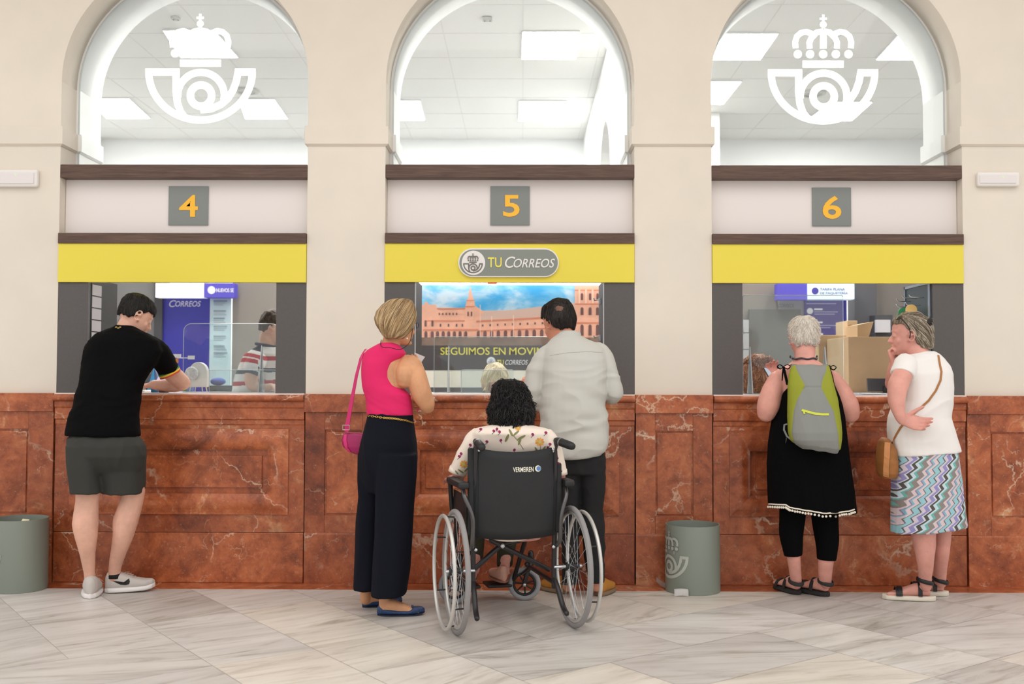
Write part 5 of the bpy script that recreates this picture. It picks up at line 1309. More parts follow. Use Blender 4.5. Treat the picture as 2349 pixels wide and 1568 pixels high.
man_grey()

def woman_backpack():
    r = person(1858, 1360, -.22, 'person with short white hair, black dress with pompom hem and cropped leggings, wearing the backpack')
    Mh = headM(P(1844, 777, -.17), 0, 14, 0, .95)
    bm = nb(); head(bm, Mh, ([(P(1846, 818, -.22), .056), (P(1847, 832, -.22), .066)], .056))
    rows(bm, [(824, 1824, 1870, -.21, .06), (836, 1808, 1888, -.21, .085), (846, 1790, 1906, -.21, .10), (858, 1782, 1913, -.21, .105), (880, 1788, 1910, -.21, .11), (940, 1795, 1915, -.21, .12), (1100, 1795, 1925, -.2, .12)])
    for s, pts in ((-1, [(1790, 858, -.21, 14), (1785, 868, -.21, 21), (1772, 898, -.22, 25), (1763, 928, -.23, 26), (1758, 946, -.22, 22)]), (1, [(1902, 858, -.21, 14), (1908, 868, -.21, 20), (1928, 898, -.22, 23), (1944, 928, -.23, 25), (1950, 948, -.22, 22)])):
        limb(bm, pts, n=20)
    limb(bm, [(1758, 946, -.22, 22), (1764, 930, -.14, 21), (1768, 900, -.05, 16), (1770, 880, .0, 12), (1770, 872, .02, 11)], k=3)
    limb(bm, [(1950, 948, -.22, 22), (1944, 932, -.14, 21), (1925, 905, -.05, 16), (1900, 888, .02, 12), (1888, 884, .05, 11)], k=3)
    hand(bm, P(1771, 878, .03), (-.02, .2, .95), (0, -.35, .1), 1, .9, curl=(.5, .5, .6, .6))
    hand(bm, P(1888, 884, .05), (-.5, .4, .1), (0, 0, -1), -1, .9, curl=(.3, .3, .3, .3))
    limb(bm, [(1819, 1230, -.22, 15), (1820, 1270, -.22, 16), (1823, 1300, -.18, 14), (1826, 1328, -.14, 13), (1829, 1338, -.125, 11)]); limb(bm, [(1896, 1240, -.22, 15), (1895, 1280, -.22, 18), (1893, 1305, -.19, 16.5), (1893, 1328, -.155, 14.5), (1896, 1338, -.14, 12)])
    H1 = PZ(1832, 1364, 0); T1 = H1+V((-.07, .20, 0)); H2 = PZ(1900, 1368, 0); T2 = H2+V((-.13, .18, 0))
    for H_, T_ in ((H1, T1), (H2, T2)): foot(bm, H_+V((0, .01, .026)), T_+V((0, -.005, .026)), .09, .07)
    remesh('body', bm, .0055, 3, SK_PINK, r); eyes(Mh, r)
    mb = mat('black_jersey', (7, 7, 8), .95, bmp=.15, bs=400, spec=.1)
    bm = nb()
    rows(bm, [(864, 1812, 1898, -.215, .112), (880, 1800, 1910, -.215, .122), (905, 1789, 1921, -.215, .130), (930, 1783, 1931, -.215, .134), (969, 1771, 1936, -.21, .14), (1015, 1764, 1942, -.21, .15), (1063, 1761, 1950, -.21, .155), (1110, 1762, 1956, -.21, .16), ((1150, 1165), 1763.5, 1960, -.21, .165), ((1158, 1175), 1764, 1961, -.21, .165)], p=2.3)
    ds = remesh('dress', bm, .007, 3, mb, r, disp=folds(0, .008, (11, 11, 1.6), 6))
    tb = bvh_of(ds)
    mw = mat('cream_cotton', (228, 220, 204), .9)
    hem = [(1765, 1155), (1785, 1156.5), (1803, 1157), (1812, 1163), (1835, 1167), (1860, 1171), (1895, 1176), (1925, 1174), (1945, 1172), (1958, 1168)]
    pp = path_on(tb, hem, 4, .002)
    bm = nb(); tube(bm, [(c+q*.003, .0042) for c, q in pp], n=7); tr = obj('hem_trim', bm, mw, ds, smooth=True)
    for i, (c, nn) in enumerate(pp):
        bm = nb(); ball(bm, c+nn*.006+V((0, 0, -.015)), .0068, n=10); obj('pompom', bm, mw, tr, smooth=True)
    # tie straps with bows
    for s, xs in ((0, [(1806, 880), (1802, 862), (1799, 848), (1797, 842)]), (1, [(1912, 884), (1909, 868), (1905, 852), (1902, 844)])):
        bm = nb(); q = [(P(x, y, -.335+.035*(k > 1)+.03*(k > 2)), .0075) for k, (x, y) in enumerate(xs)]; tube(bm, q, n=8, flat=.5, ref=(0, 1, 0)); st = obj('shoulder_strap', bm, mb, ds, smooth=True)
        bm = nb(); c = P(xs[-1][0], xs[-1][1]-1, -.29)
        for sg in (-1, 1): tube(bm, smooth_path([(c, .004), (c+V((sg*.02, -.006, .012)), .005), (c+V((sg*.036, -.01, .002)), .005), (c+V((sg*.02, -.014, -.012)), .004), (c, .004)], 4), n=7, flat=.5)
        tube(bm, [(c, .004), (c+V((-.012, -.03, -.04)), .0045), (c+V((-.016, -.035, -.075)), .003)], n=7); obj('bow', bm, mb, st, smooth=True)
    bm = nb()
    limb(bm, [(1822, 1120, -.21, 34), (1818, 1180, -.21, 29.5), (1815, 1224, -.215, 27), (1818, 1255, -.22, 23), (1819.5, 1274, -.22, 20)], rnd=False, n=20)
    limb(bm, [(1892, 1120, -.21, 34), (1892, 1185, -.21, 30), (1897, 1235, -.215, 27), (1897, 1262, -.22, 23.5), (1896, 1283, -.22, 21.5)], rnd=False, n=20)
    rows(bm, [(1090, 1790, 1926, -.21, .10), (1135, 1788, 1924, -.21, .10)])
    remesh('leggings', bm, .006, 2, mb, r)
    for H_, T_ in ((H1, T1), (H2, T2)): sandal(r, H_, T_, .105, .026, mat('sandal_rubber', (44, 42, 42), .85), mat('sandal_rubber', (44, 42, 42), .85), ((.40, .066, 1.02), (.72, .040, 1.08)), ankle=(P(1826, 1333, -.135) if H_ is H1 else P(1894, 1334, -.15), .040))
    # hair
    mh = hair_mat('hair_white', (182, 166, 148), (224, 216, 204), (246, 242, 236), (60, 60, 26))
    h = hair(Mh, r, 'hair', mh, .011, 1.0, seed=5, zf=.06, zs=.0, zn=-.066, amp=.006, fr=34, top=.008)
    strands(h, Mh @ V((0, -.06, .13)), 1500, 6, .006, [mat('lock_white', (244, 240, 234), .5), mat('lock_silver', (206, 196, 184), .5), mat('lock_cream', (232, 220, 204), .5)], down=.1, curl=.7, rise=.012, rad=.0012)
    bm = nb(); c = P(1846, 822, -.22); tube(bm, [(c+V((.068*cos(t), .062*sin(t), .002*sin(t)+.003*cos(6*t))), .0052) for t in [2*pi*k/30 for k in range(30)]], n=8, close=True, ref=(0, 0, 1)); obj('beaded_cord', bm, mat('bead_dark', (60, 52, 66), .5, var=.5, vs=90), r, smooth=True)
    for x in (1813, 1874):
        bm = nb(); ball(bm, P(x, 818, -.19), .007, .8, .8, 1.3); obj('earring', bm, mat('earring_dark', (52, 46, 36), .3), r, smooth=True)
    bm = nb(); t2 = [(1765, 882), (1770, 880), (1772, 884), (1769, 888), (1764, 887)]
    # phone
    c = P(1766, 856, .03); M_ = Matrix.Translation(c) @ Matrix.Rotation(radians(-24), 4, 'Y') @ Matrix.Rotation(radians(-25), 4, 'X') @ Matrix.Rotation(radians(30), 4, 'Z')
    bm = nb(); box(bm, -.026, .026, -.004, .004, -.055, .045, 0, M_); ph = solo('phone', bm, mat('phone_dark', (48, 52, 62), .3), 'mobile phone held up by the person with white hair', 'phone', bev=.003)
    bm = nb(); box(bm, -.022, .022, -.0052, -.0041, -.048, .04, 0, M_); obj('screen', bm, mat('phone_screen', (190, 204, 220), .2, emit=.2), ph)
    # backpack
    bp = empty('backpack', P(1868, 1037, -.38), 0, 'grey and lime green backpack worn by the person with short white hair', 'backpack')
    bm = nb()
    rows(bm, [(837, 1822, 1896, -.325, .025), (842, 1815, 1901, -.335, .035), (858, 1811, 1905, -.35, .045), (885, 1809, 1911, -.365, .06), (918, 1809, 1919, -.375, .07), (955, 1809, 1924, -.38, .08), (991, 1811, 1928, -.385, .085), (1008, 1815, 1928, -.385, .08), ((1016, 1029), 1822, 1926, -.38, .07), ((1027, 1039), 1842, 1919, -.375, .045)], p=2.7)
    Lb = [(838, 1826), (845, 1826), (870, 1839), (884, 1847), (918, 1828), (942, 1821), (991, 1816), (1015, 1821), (1045, 1835)]; Rb = [(838, 1896), (850, 1895), (870, 1887), (889, 1884), (923, 1901), (942, 1912), (991, 1922), (1015, 1924), (1045, 1926)]
    def ip(T, y):
        if y <= T[0][0]: return T[0][1]
        for (a, x), (b, x2) in zip(T, T[1:]):
            if y <= b: return x+(x2-x)*(y-a)/(b-a)
        return T[-1][1]
    cg, cl = lin((138, 140, 136)), lin((146, 152, 50))
    def tint(co, nn):
        x, y = proj(co); l, rr = ip(Lb, y), ip(Rb, y); k = max(0, min(1, .5+(l-x)/1.6, 1))+max(0, min(1, .5+(x-rr)/1.6)); k = min(1, k)
        return [cg[i]*(1-k)+cl[i]*k for i in range(3)]+[1]
    def bd(co, nn):
        x, y = proj(co); v = .005*(1-2*abs(noise.noise(V((co.x*13, 0, co.z*3.2)))))
        k = abs(x-ip(Lb, y)); k2 = abs(x-ip(Rb, y)); return v-.003*math.exp(-(k/2)**2)-.003*math.exp(-(k2/2)**2)-.004*math.exp(-((y-888)/2.5)**2)*(ip(Lb, y) < x < ip(Rb, y))
    bk = remesh('pack_body', bm, .0042, 3, vcol_mat('pack_fabric', .85, .2, 500), bp, disp=bd, tint=tint)
    tk = bvh_of(bk); mz = mat('zip_lime', (206, 214, 70), .6)
    pp = path_on(tk, [(1839, 940), (1853, 944), (1868, 948), (1885, 950), (1901, 950)], 4, .001)
    decal_strip('zip', pp, .012, mz, bp, .003)
    pp = path_on(tk, [(1843, 943), (1845, 949)], 3, .004); decal_strip('zip_pull', pp, .009, mz, bp, .003)
    for k, (xa, xb) in enumerate(((1822, 1812), (1894, 1900))):
        sg = -1 if k == 0 else 1
        pts = [(P(xa, 842, -.33), (0, -1, .3)), (P(xa, 836, -.30), (0, -.6, .8)), (P(xa+sg*4, 838, -.24), (0, 0, 1)), (P(xa+sg*8, 845, -.16), (0, .3, .9)), (P(xa+sg*8, 862, -.10), (0, 1, .2)), (P(xb, 930, -.07), (0, 1, 0)), (P(xb-sg*(-6), 985, -.12), (0, 1, 0)), (P(xb+sg*14, 1000, -.22), (sg, 0, 0)), (P(xb+sg*8, 1010, -.33), (sg, -.5, 0))]
        decal_strip('shoulder_strap', pts, .03, mat('strap_grey', (120, 122, 120), .8), bp, .004)
    pts = [(P(1806, 972, -.37), (-1, -.3, 0)), (P(1799, 974, -.37), (0, -1, 0)), (P(1798, 985, -.37), (0, -1, 0)), (P(1805, 1000, -.375), (0, -1, 0)), (P(1813, 1006, -.38), (0, -1, 0))]
    decal_strip('side_loop', pts, .010, mat('strap_grey', (120, 122, 120), .8), bp, .003)
def sandal(parent, H, T, w, sole, ms, mst, straps, ankle=False, z0=0):
    d = T-H; dn = d.normalized(); sd = V((dn.y, -dn.x, 0)).normalized(); up = V((0, 0, 1)); bm = nb(); rs = []
    for i in range(17):
        f = -.03+1.08*i/16; e = max(0, min(1, (f+.03)/1.08)); base = (.72+.28*min(1, e/.6)) if e < .6 else 1
        end = max(.15, sqrt(max(0, 1-abs(2*e-1)**5))); rs.append(ring(bm, H+d*f+up*(sole/2), sd*w/2*base*end, up*sole/2, 16, 4))
    skin(bm, rs); s = remesh('sandal', bm, .004, 2, ms, parent)
    for f, h, k in straps:
        c = H+d*f+up*sole; bm = nb(); rs = []
        for i in range(15):
            t = pi*i/14; o = sd*cos(t)*w/2*.94*k*(.86 if f < .5 else 1)+up*sin(t)*h; n_ = (sd*cos(t)+up*sin(t)).normalized()
            hw = .011; rs.append([bm.verts.new(c+o-dn*hw), bm.verts.new(c+o-dn*hw+n_*.004), bm.verts.new(c+o+dn*hw+n_*.004), bm.verts.new(c+o+dn*hw)])
        skin(bm, rs); obj('strap', bm, mst, s, smooth=False)
    if ankle:
        c, ra = ankle; bm = nb(); n = 24
        pts = [(c+dn*cos(2*pi*i/n)*ra*1.08+sd*sin(2*pi*i/n)*ra+up*.010*cos(2*pi*i/n), .0038) for i in range(n)]; tube(bm, pts, n=8, close=True, flat=3.0, ref=(0, 0, 1)); obj('ankle_strap', bm, mst, s, smooth=True)
woman_backpack()
def woman_tee():
    r = person(2110, 1370, -.28, 'person in white tee and zigzag skirt, hand at the mouth, beside the right end pillar')
    Mh = headM(P(2084, 768, -.25), 68, 2, 0, .98)
    bm = nb(); head(bm, Mh, ([(P(2100, 800, -.27), .056), (P(2108, 818, -.28), .066)], .052))
    rows(bm, [(818, 2092, 2140, -.28, .07), (832, 2074, 2160, -.28, .095), (900, 2068, 2168, -.29, .10), (1000, 2060, 2175, -.28, .11), (1120, 2070, 2185, -.28, .12)])
    limb(bm, [(2076, 832, -.34, 18), (2071, 856, -.40, 22), (2060, 884, -.43, 23), (2057, 904, -.445, 20.5), (2057, 922, -.455, 19), (2062, 945, -.465, 14), (2068, 962, -.47, 11)], n=20)
    hand(bm, P(2069, 963, -.47), (1, 0, -.22), (.05, -1, .25), -1, 1.0, curl=(.35, .5, .6, .7), spread=.03)
    limb(bm, [(2066, 846, -.16, 20), (2052, 876, -.12, 17), (2045, 880, -.12, 15), (2045, 866, -.15, 12.5), (2047, 848, -.19, 10.5), (2049, 834, -.21, 9.5)], k=3)
    hand(bm, P(2049, 834, -.21), (-.22, -.05, 1), (.5, -.4, .1), 1, .88, curl=(1.0, 1.1, 1.2, 1.2), thumb=.6)
    limb(bm, [(2118, 1120, -.32, 28), (2118, 1190, -.32, 29), (2118, 1221, -.32, 27.5), (2121, 1250, -.325, 24.5), (2122, 1274, -.33, 20.5), (2123, 1300, -.31, 17), (2122, 1323, -.285, 14.5), (2125, 1344, -.27, 12)], n=20)
    limb(bm, [(2160, 1120, -.22, 26), (2163, 1200, -.22, 19), (2162, 1235, -.22, 18.5), (2160, 1270, -.22, 16.5), (2158, 1300, -.18, 14), (2157, 1325, -.145, 13), (2159, 1338, -.135, 11)], n=18)
    H1 = PZ(2142, 1378, 0); T1 = H1+V((-.255, .055, 0)); H2 = PZ(2172, 1366, 0); T2 = H2+V((-.235, .05, 0))
    for H_, T_ in ((H1, T1), (H2, T2)): foot(bm, H_+V((-.012, 0, .03)), T_+V((.008, 0, .024)), .088, .068)
    remesh('body', bm, .0048, 3, SK_PINK, r); eyes(Mh, r)
    mwt = mat('white_jersey', (236, 232, 228), .9, bmp=.1, bs=400)
    bm = nb()
    rows(bm, [(806, 2092, 2140, -.27, .066), (812, 2083, 2152, -.275, .085), (822, 2072, 2163, -.28, .102), (838, 2064, 2175, -.28, .118), (858, 2058, 2181, -.285, .128), (882, 2058, 2182.5, -.285, .132), (920, 2056, 2181, -.285, .138), (937, 2048, 2180, -.285, .14),
              (957, 2041, 2178, -.285, .142), (975, 2039, 2183, -.285, .146), (1003, 2041, 2190, -.28, .15), ((1033, 1026), 2044, 2197, -.28, .152), ((1045, 1034), 2047, 2199, -.28, .152)], p=2.3)
    limb(bm, [(2080, 830, -.33, 24), (2074, 846, -.38, 27), (2070, 860, -.40, 27)], rnd=False, n=22, k=3)
    limb(bm, [(2074, 832, -.24, 22), (2064, 850, -.18, 22)], rnd=False, n=20, k=3)
    f1 = folds(0, .005, (5, 5, 10), 12)
    te = remesh('tee_shirt', bm, .006, 4, mwt, r, disp=f1); tb = bvh_of(te)
    # zigzag skirt
    m, nt, b = nmat('zigzag_cloth'); tc = nt.nodes.new('ShaderNodeTexCoord'); sp = nt.nodes.new('ShaderNodeSeparateXYZ'); nt.links.new(tc.outputs['Object'], sp.inputs[0])
    def mth(op, a, b_=None, c=None):
        n = nt.nodes.new('ShaderNodeMath'); n.operation = op
        for k, v in enumerate((a, b_, c)):
            if v is None: continue
            if isinstance(v, (int, float)): n.inputs[k].default_value = v
            else: nt.links.new(v, n.inputs[k])
        return n.outputs[0]
    wv = mth('SINE', mth('MULTIPLY_ADD', sp.outputs[2], 9.0, mth('MULTIPLY', sp.outputs[0], 6.0)))
    z = mth('PINGPONG', mth('MULTIPLY_ADD', sp.outputs[2], 1.0, mth('MULTIPLY', sp.outputs[0], -.25)), .024)
    t = mth('ADD', mth('MULTIPLY_ADD', sp.outputs[0], 1.0, mth('MULTIPLY', sp.outputs[2], -.55)), mth('MULTIPLY', z, 1.0))
    t = mth('ADD', t, mth('MULTIPLY', wv, .008)); fr = mth('FRACT', mth('MULTIPLY', t, 5.2))
    cs = [(0, (216, 196, 200)), (.09, (120, 108, 108)), (.12, (150, 196, 206)), (.24, (96, 92, 92)), (.27, (206, 196, 206)), (.36, (146, 140, 190)), (.46, (210, 214, 222)), (.50, (84, 78, 74)), (.58, (196, 214, 222)), (.66, (112, 176, 168)), (.72, (140, 130, 126)), (.84, (212, 194, 196)), (.92, (150, 128, 160)), (.95, (128, 178, 196))]
    rp = ramp(nt, cs, 'CONSTANT'); nt.links.new(fr, rp.inputs[0]); nt.links.new(rp.outputs[0], b.inputs['Base Color']); b.inputs['Roughness'].default_value = .85
    bm = nb()
    rows(bm, [(1020, 2054, 2190, -.28, .135), (1040, 2050, 2194, -.28, .143), (1080, 2050, 2198, -.28, .15), (1117, 2050, 2202, -.28, .155), (1160, 2049, 2207, -.28, .16), ((1205, 1192), 2048, 2211, -.28, .162), ((1222, 1203), 2047.5, 2213, -.28, .163)], p=2.3)
    remesh('skirt', bm, .007, 3, m, r, disp=folds(0, .007, (9, 9, 1.8), 3))
    mb = mat('sandal_black', (22, 22, 24), .5); mso = mat('sandal_cream_sole', (224, 216, 200), .6)
    for H_, T_ in ((H1, T1), (H2, T2)): sandal(r, H_+V((.004, 0, 0)), T_, .10, .03, mso, mb, ((.30, .076, 1.02), (.70, .042, 1.08), (.75, .038, 1.08)), ankle=(P(2122, 1332, -.28) if H_ is H1 else P(2158, 1331, -.145), .0405 if H_ is H1 else .036))
    # hair
    mh = hair_mat('hair_grey_brown', (78, 66, 54), (132, 118, 100), (190, 178, 158), (34, 34, 12), (0, radians(-60), 0), dist=.4)
    def ex(bm):
        rows(bm, [(724, 2094, 2120, -.27, .05), (736, 2082, 2134, -.275, .072), (755, 2084, 2138, -.28, .078), (775, 2092, 2139.5, -.28, .070), (792, 2099, 2140, -.28, .06), (804, 2101, 2138, -.28, .052), (811, 2106, 2134, -.28, .04)], 24)
    hair(Mh, r, 'hair', mh, .011, 1.0, seed=15, zf=.058, zs=-.0, zn=-.09, amp=.004, fr=30, top=.008, extra=ex, fcut=.075)
    hh = [o for o in r.children if o.name.startswith('hair')][0]
    strands(hh, P(2062, 728, -.27), 1300, 12, .008, [mat('lock_ash', (150, 136, 116), .5), mat('lock_taupe', (92, 80, 66), .5), mat('lock_light', (200, 190, 172), .5), mat('lock_umber2', (112, 98, 82), .5)], down=.35, curl=.25, rad=.0014)
    mc = mat('clip_black', (24, 20, 20), .3)
    for k in range(5):
        a = radians(-60+30*k); c = P(2128, 737, -.345); bm = nb(); tube(bm, [(c, .006), (c+V((.022*cos(a), -.008, .022*sin(a))), .0045), (c+V((.032*cos(a), .006, .032*sin(a))), .003)], n=8)
        if k == 0: cl = obj('hair_clip', bm, mc, r, smooth=True)
        else: obj('clip_tooth', bm, mc, cl, smooth=True)
    # sunglasses pushed up in the hair
    bm = nb(); tube(bm, smooth_path([(P(2064, 727, -.335), .0035), (P(2072, 735, -.375), .003), (P(2083, 748, -.385), .003), (P(2088, 762, -.365), .003), (P(2087, 775, -.345), .003)], 4), n=7); g = obj('sunglasses', bm, mc, r, smooth=True)
    for yy in (-.31, -.22):
        bm = nb(); ball(bm, P(2063, 728, yy), .026, .8, .9, .35, M=Matrix.Rotation(radians(-38), 3, 'Y')); obj('lens', bm, mat('dark_lens', (60, 56, 52), .1), g, smooth=True)
    # crossbody bag
    bg_ = empty('shoulder_bag', P(2030, 1097, -.3), 0, 'brown suede crossbody bag hanging in front of the person in the white tee', 'bag')
    ml = mat('tan_leather', (150, 96, 44), .6, var=.2, vs=14); ml2 = mat('tan_strap', (168, 112, 60), .55)
    bm = nb(); rows(bm, [(1003, 2024, 2032, -.30, .035), (1010, 2019, 2041, -.30, .06), (1030, 2015, 2052, -.30, .085), (1060, 2013, 2056, -.30, .09), (1085, 2015, 2056, -.30, .08), (1096, 2022, 2052, -.30, .06)], p=2.6)
    bb = remesh('bag_body', bm, .005, 3, ml, bg_)
    tb3 = bvh_of(bb); pp = path_on(tb3, [(2036, 1015), (2035, 1045), (2033, 1075), (2033, 1092)], 4, .001)
    decal_strip('side_gusset', pp, .030, mat('tan_gusset', (196, 132, 80), .6), bg_, .004)
    sp_ = [(2152, 815), (2155, 834), (2159, 852), (2157, 872), (2146, 896), (2130, 918), (2112, 935), (2094, 950), (2080, 964), (2067, 979), (2058, 994), (2051, 1008)]
    pp = path_on(tb, sp_, 4, .0015); pp.append((P(2046, 1018, -.36), V((-.4, -.9, 0)))); decal_strip('strap', pp, .011, ml2, bg_, .003)
    bm = nb(); tube(bm, [(P(2047, 1014, -.36), .004), (P(2044, 1024, -.36), .0035)], n=8); obj('strap_ring', bm, mc, bg_)
woman_tee()

# ---------------------------------------------------------------- wheelchair
HC = 5.14-6.15
hubL = PZ(1045, 1453, 0); hubR = PZ(1313, 1437, 0)
WC = (hubL+hubR)/2; YAW = atan2((hubR-hubL).y, (hubR-hubL).x)
WM = Matrix.Translation(WC) @ Matrix.Rotation(YAW, 4, 'Z')
def wheelchair():
    hw = (hubR-hubL).length/2; R_ = .300
    r = empty('wheelchair', WC, YAW, 'black folding wheelchair seen from behind in front of counter five', 'wheelchair')
    mfr = mat('frame_black', (44, 42, 44), .3, metal=.3); msil = mat('aluminium', (206, 204, 200), .38, metal=.45); mt = mat('tyre_grey', (146, 143, 143), .75, bmp=.6, bs=260); mrub = mat('rubber_black', (30, 30, 32), .5)
    mfab = mat('nylon_black', (31, 32, 34), .7, bmp=.2, bs=500); mch = MC['chrome']
    L = lambda nm, bm, m, par=r, **k: obj(nm, bm, m, par, local=True, **k)
    def circ(x, y, z, R, rt, nm, m, par=r, n=64, nn=12, sq=1):
        bm = nb(); pts = [(V((x, y+R*cos(2*pi*k/n), z+R*sin(2*pi*k/n))), rt) for k in range(n)]
        tube(bm, pts, n=nn, close=True, ref=(1, 0, 0), flat=sq); return L(nm, bm, m, par, smooth=True)
    for s in (-1, 1):
        x = s*hw
        ty = circ(x, 0, R_, R_-.013, .013, 'rear_wheel', mt)
        circ(x, 0, R_, R_-.034, .010, 'rim', msil, ty, sq=.9)
        hr = circ(x+s*.058, 0, R_, .268, .0095, 'hand_rim', msil, ty)
        for k in range(6):
            a = 2*pi*(k+.5)/6; bm = nb(); tube(bm, [(V((x+s*.008, .262*cos(a), R_+.262*sin(a))), .004), (V((x+s*.056, .266*cos(a), R_+.266*sin(a))), .004)], n=8); L('standoff', bm, mrub, ty)
        bm = nb(); tube(bm, [(V((x-.035, 0, R_)), .018), (V((x-.03, 0, R_)), .022), (V((x-.022, 0, R_)), .014), (V((x+.022, 0, R_)), .014), (V((x+.03, 0, R_)), .022), (V((x+.035, 0, R_)), .012)], n=16, rnd=False); L('hub', bm, mrub, ty, smooth=True)
        bm = nb(); tube(bm, [(V((x-s*.09, 0, R_)), .008), (V((x+s*.045, 0, R_)), .008)], n=10); L('axle', bm, mch, ty, smooth=True)
        base = None
        for k in range(24):
            a = 2*pi*k/24; off = (1 if k % 2 else -1); b2 = a+off*radians(62 if (k//2) % 2 else 50); sx = .022 if (k//2) % 2 else -.022
            bm = nb(); tube(bm, [(V((x+sx, .018*cos(b2), R_+.018*sin(b2))), .0013), (V((x, .258*cos(a), R_+.258*sin(a))), .0013)], n=5, rnd=False); L('spoke', bm, mch, ty)
    # frame sides
    zb0, zb1 = .46, .885; bx = .203
    for s in (-1, 1):
        bm = nb()
        tube(bm, smooth_path([(V((s*bx, -.02, .93)), .0125), (V((s*bx, -.01, .80)), .0125), (V((s*bx, .0, .62)), .0125), (V((s*.207, .01, .50)), .0125), (V((s*.207, .02, .30)), .0125), (V((s*.207, .02, .20)), .0125)], 5), n=12); L('back_post', bm, mfr, smooth=True)
        bm = nb(); tube(bm, smooth_path([(V((s*.262, .02, .71)), .011), (V((s*.258, -.02, .66)), .011), (V((s*.235, -.04, .60)), .011), (V((s*.222, -.045, .54)), .011), (V((s*.222, -.03, .44)), .011), (V((s*.215, .02, .40)), .011)], 6), n=12); L('armrest_tube', bm, mat('tube_grey', (92, 90, 90), .25, metal=.6), smooth=True)
        bm = nb(); tube(bm, [(V((s*.207, .02, .22)), .0125), (V((s*.207, .45, .22)), .0125), (V((s*.205, .60, .16)), .012)], n=12); L('lower_rail', bm, mfr, smooth=True)
        bm = nb(); tube(bm, [(V((s*.207, .02, .48)), .0125), (V((s*.207, .42, .49)), .0125), (V((s*.19, .56, .30)), .012), (V((s*.17, .66, .13)), .012)], n=12); L('seat_rail', bm, mfr, smooth=True)
        bm = nb(); tube(bm, smooth_path([(V((s*.262, .02, .70)), .013), (V((s*.262, .20, .705)), .013), (V((s*.262, .32, .70)), .012), (V((s*.24, .36, .50)), .012)], 4), n=10); L('armrest_rail', bm, mrub, smooth=True)
        bm = nb(); box(bm, s*.268-.027, s*.268+.027, -.05, .27, .700, .735); L('arm_pad', bm, mrub, bev=.012)
        bm = nb(); box(bm, s*.238-.004, s*.238+.004, .03, .34, .48, .66); L('side_guard', bm, mrub, bev=.003)
        bm = nb(); a = V((s*(bx+.002), -.03, .928)); d = V((s*.02+.026, -.10, -.022)); tube(bm, [(a, .017), (a+d*.2, .0205), (a+d*.8, .0205), (a+d, .019)], n=16); h = L('push_handle', bm, mrub, smooth=True)
        bm = nb(); tube(bm, [(a+d*.25+V((0, 0, .0)), .0215), (a+d*.32, .0215)], n=16, rnd=False); L('grip_ring', bm, mat('grip_grey', (150, 150, 150), .3, metal=.6), h)
        bm = nb(); ball(bm, V((s*(bx-.014), -.024, .885)), .0075, 1, .5, 1); L('rivet', bm, mch, smooth=True)
        bm = nb(); ball(bm, V((s*.198, -.002, .40)), .009, 1, .6, 1); L('bolt', bm, mch, smooth=True)
        # footrest
        bm = nb(); box(bm, s*.09-.07, s*.09+.07, .66, .80, .075, .092); L('footplate', bm, mrub, bev=.006)
        bm = nb(); tube(bm, [(V((s*.17, .66, .13)), .011), (V((s*.155, .70, .085)), .011)], n=8); L('footrest_hanger', bm, mfr, smooth=True)
        # anti tipper
        bm = nb(); tube(bm, smooth_path([(V((s*.207, .02, .24)), .013), (V((s*.212, -.03, .20)), .013), (V((s*.218, -.09, .13)), .013), (V((s*.222, -.14, .10)), .013)], 4), n=10); L('tip_bar', bm, mfr, smooth=True)
    # casters
    for s, cx_, ang in ((1, P(1203, 1372, -.27).x, 0), (-1, None, .3)):
        wpos = P(1203, 1334, -.27) if s == 1 else P(1203, 1334, -.27)+Matrix.Rotation(YAW, 3, 'Z') @ V((-.40, 0, 0))
        l = WM.inverted() @ wpos; rr = .092; l.z = rr
        a = -YAW+ang*s; ax = V((-sin(a), cos(a), 0)); tv = V((cos(a), sin(a), 0))
        bm = nb(); n = 40; tube(bm, [(l+tv*(rr-.014)*cos(2*pi*k/n)+V((0, 0, (rr-.014)*sin(2*pi*k/n))), .014) for k in range(n)], n=10, close=True, ref=tuple(ax)); c = L('caster', bm, mat('caster_grey', (150, 150, 152), .7), smooth=True)
        bm = nb(); tube(bm, [(l+tv*(rr-.032)*cos(2*pi*k/n)+V((0, 0, (rr-.032)*sin(2*pi*k/n))), .008) for k in range(n)], n=8, close=True, ref=tuple(ax)); L('caster_rim', bm, mrub, c, smooth=True)
        for k in range(7):
            t = 2*pi*k/7+.3; bm = nb(); tube(bm, [(l, .006), (l+tv*(rr-.034)*cos(t)+V((0, 0, (rr-.034)*sin(t))), .004)], n=6); L('caster_spoke', bm, mrub, c)
        bm = nb(); tube(bm, [(l-ax*.03, .011), (l+ax*.03, .011)], n=10); L('caster_axle', bm, mch, c, smooth=True)
        for sg in (-1, 1):
            bm = nb(); tube(bm, [(l+ax*.028*sg, .011), (l+ax*.026*sg+tv*.02+V((0, 0, .08)), .012), (l+ax*.012*sg+tv*.035+V((0, 0, .115)), .014)], n=8, flat=.6); L('caster_fork', bm, mfr, smooth=True)
        bm = nb(); tube(bm, [(l+tv*.035+V((0, 0, .11)), .017), (l+tv*.035+V((0, 0, .17)), .017)], n=12); L('caster_stem', bm, mfr, smooth=True)
        bm = nb(); q = V((s*.207, l.y-.12, .22)); tube(bm, [(l+tv*.035+V((0, 0, .15)), .012), (q, .012)], n=10); L('caster_arm', bm, mfr, smooth=True)
    # cross brace
    for s in (-1, 1):
        bm = nb(); tube(bm, [(V((s*.205, .10, .27)), .0125), (V((-.045, .10-.012*s, .40)), .0135), (V((-s*.10, .10-.012*s, .43)), .0125)], n=10); L('cross_brace', bm, mfr, smooth=True)
    bm = nb(); ball(bm, V((-.045, .07, .402)), .012, 1, .6, 1); L('brace_bolt', bm, mch, smooth=True)
    # seat sling, cushion edge, backrest
    bm = nb(); rs = []
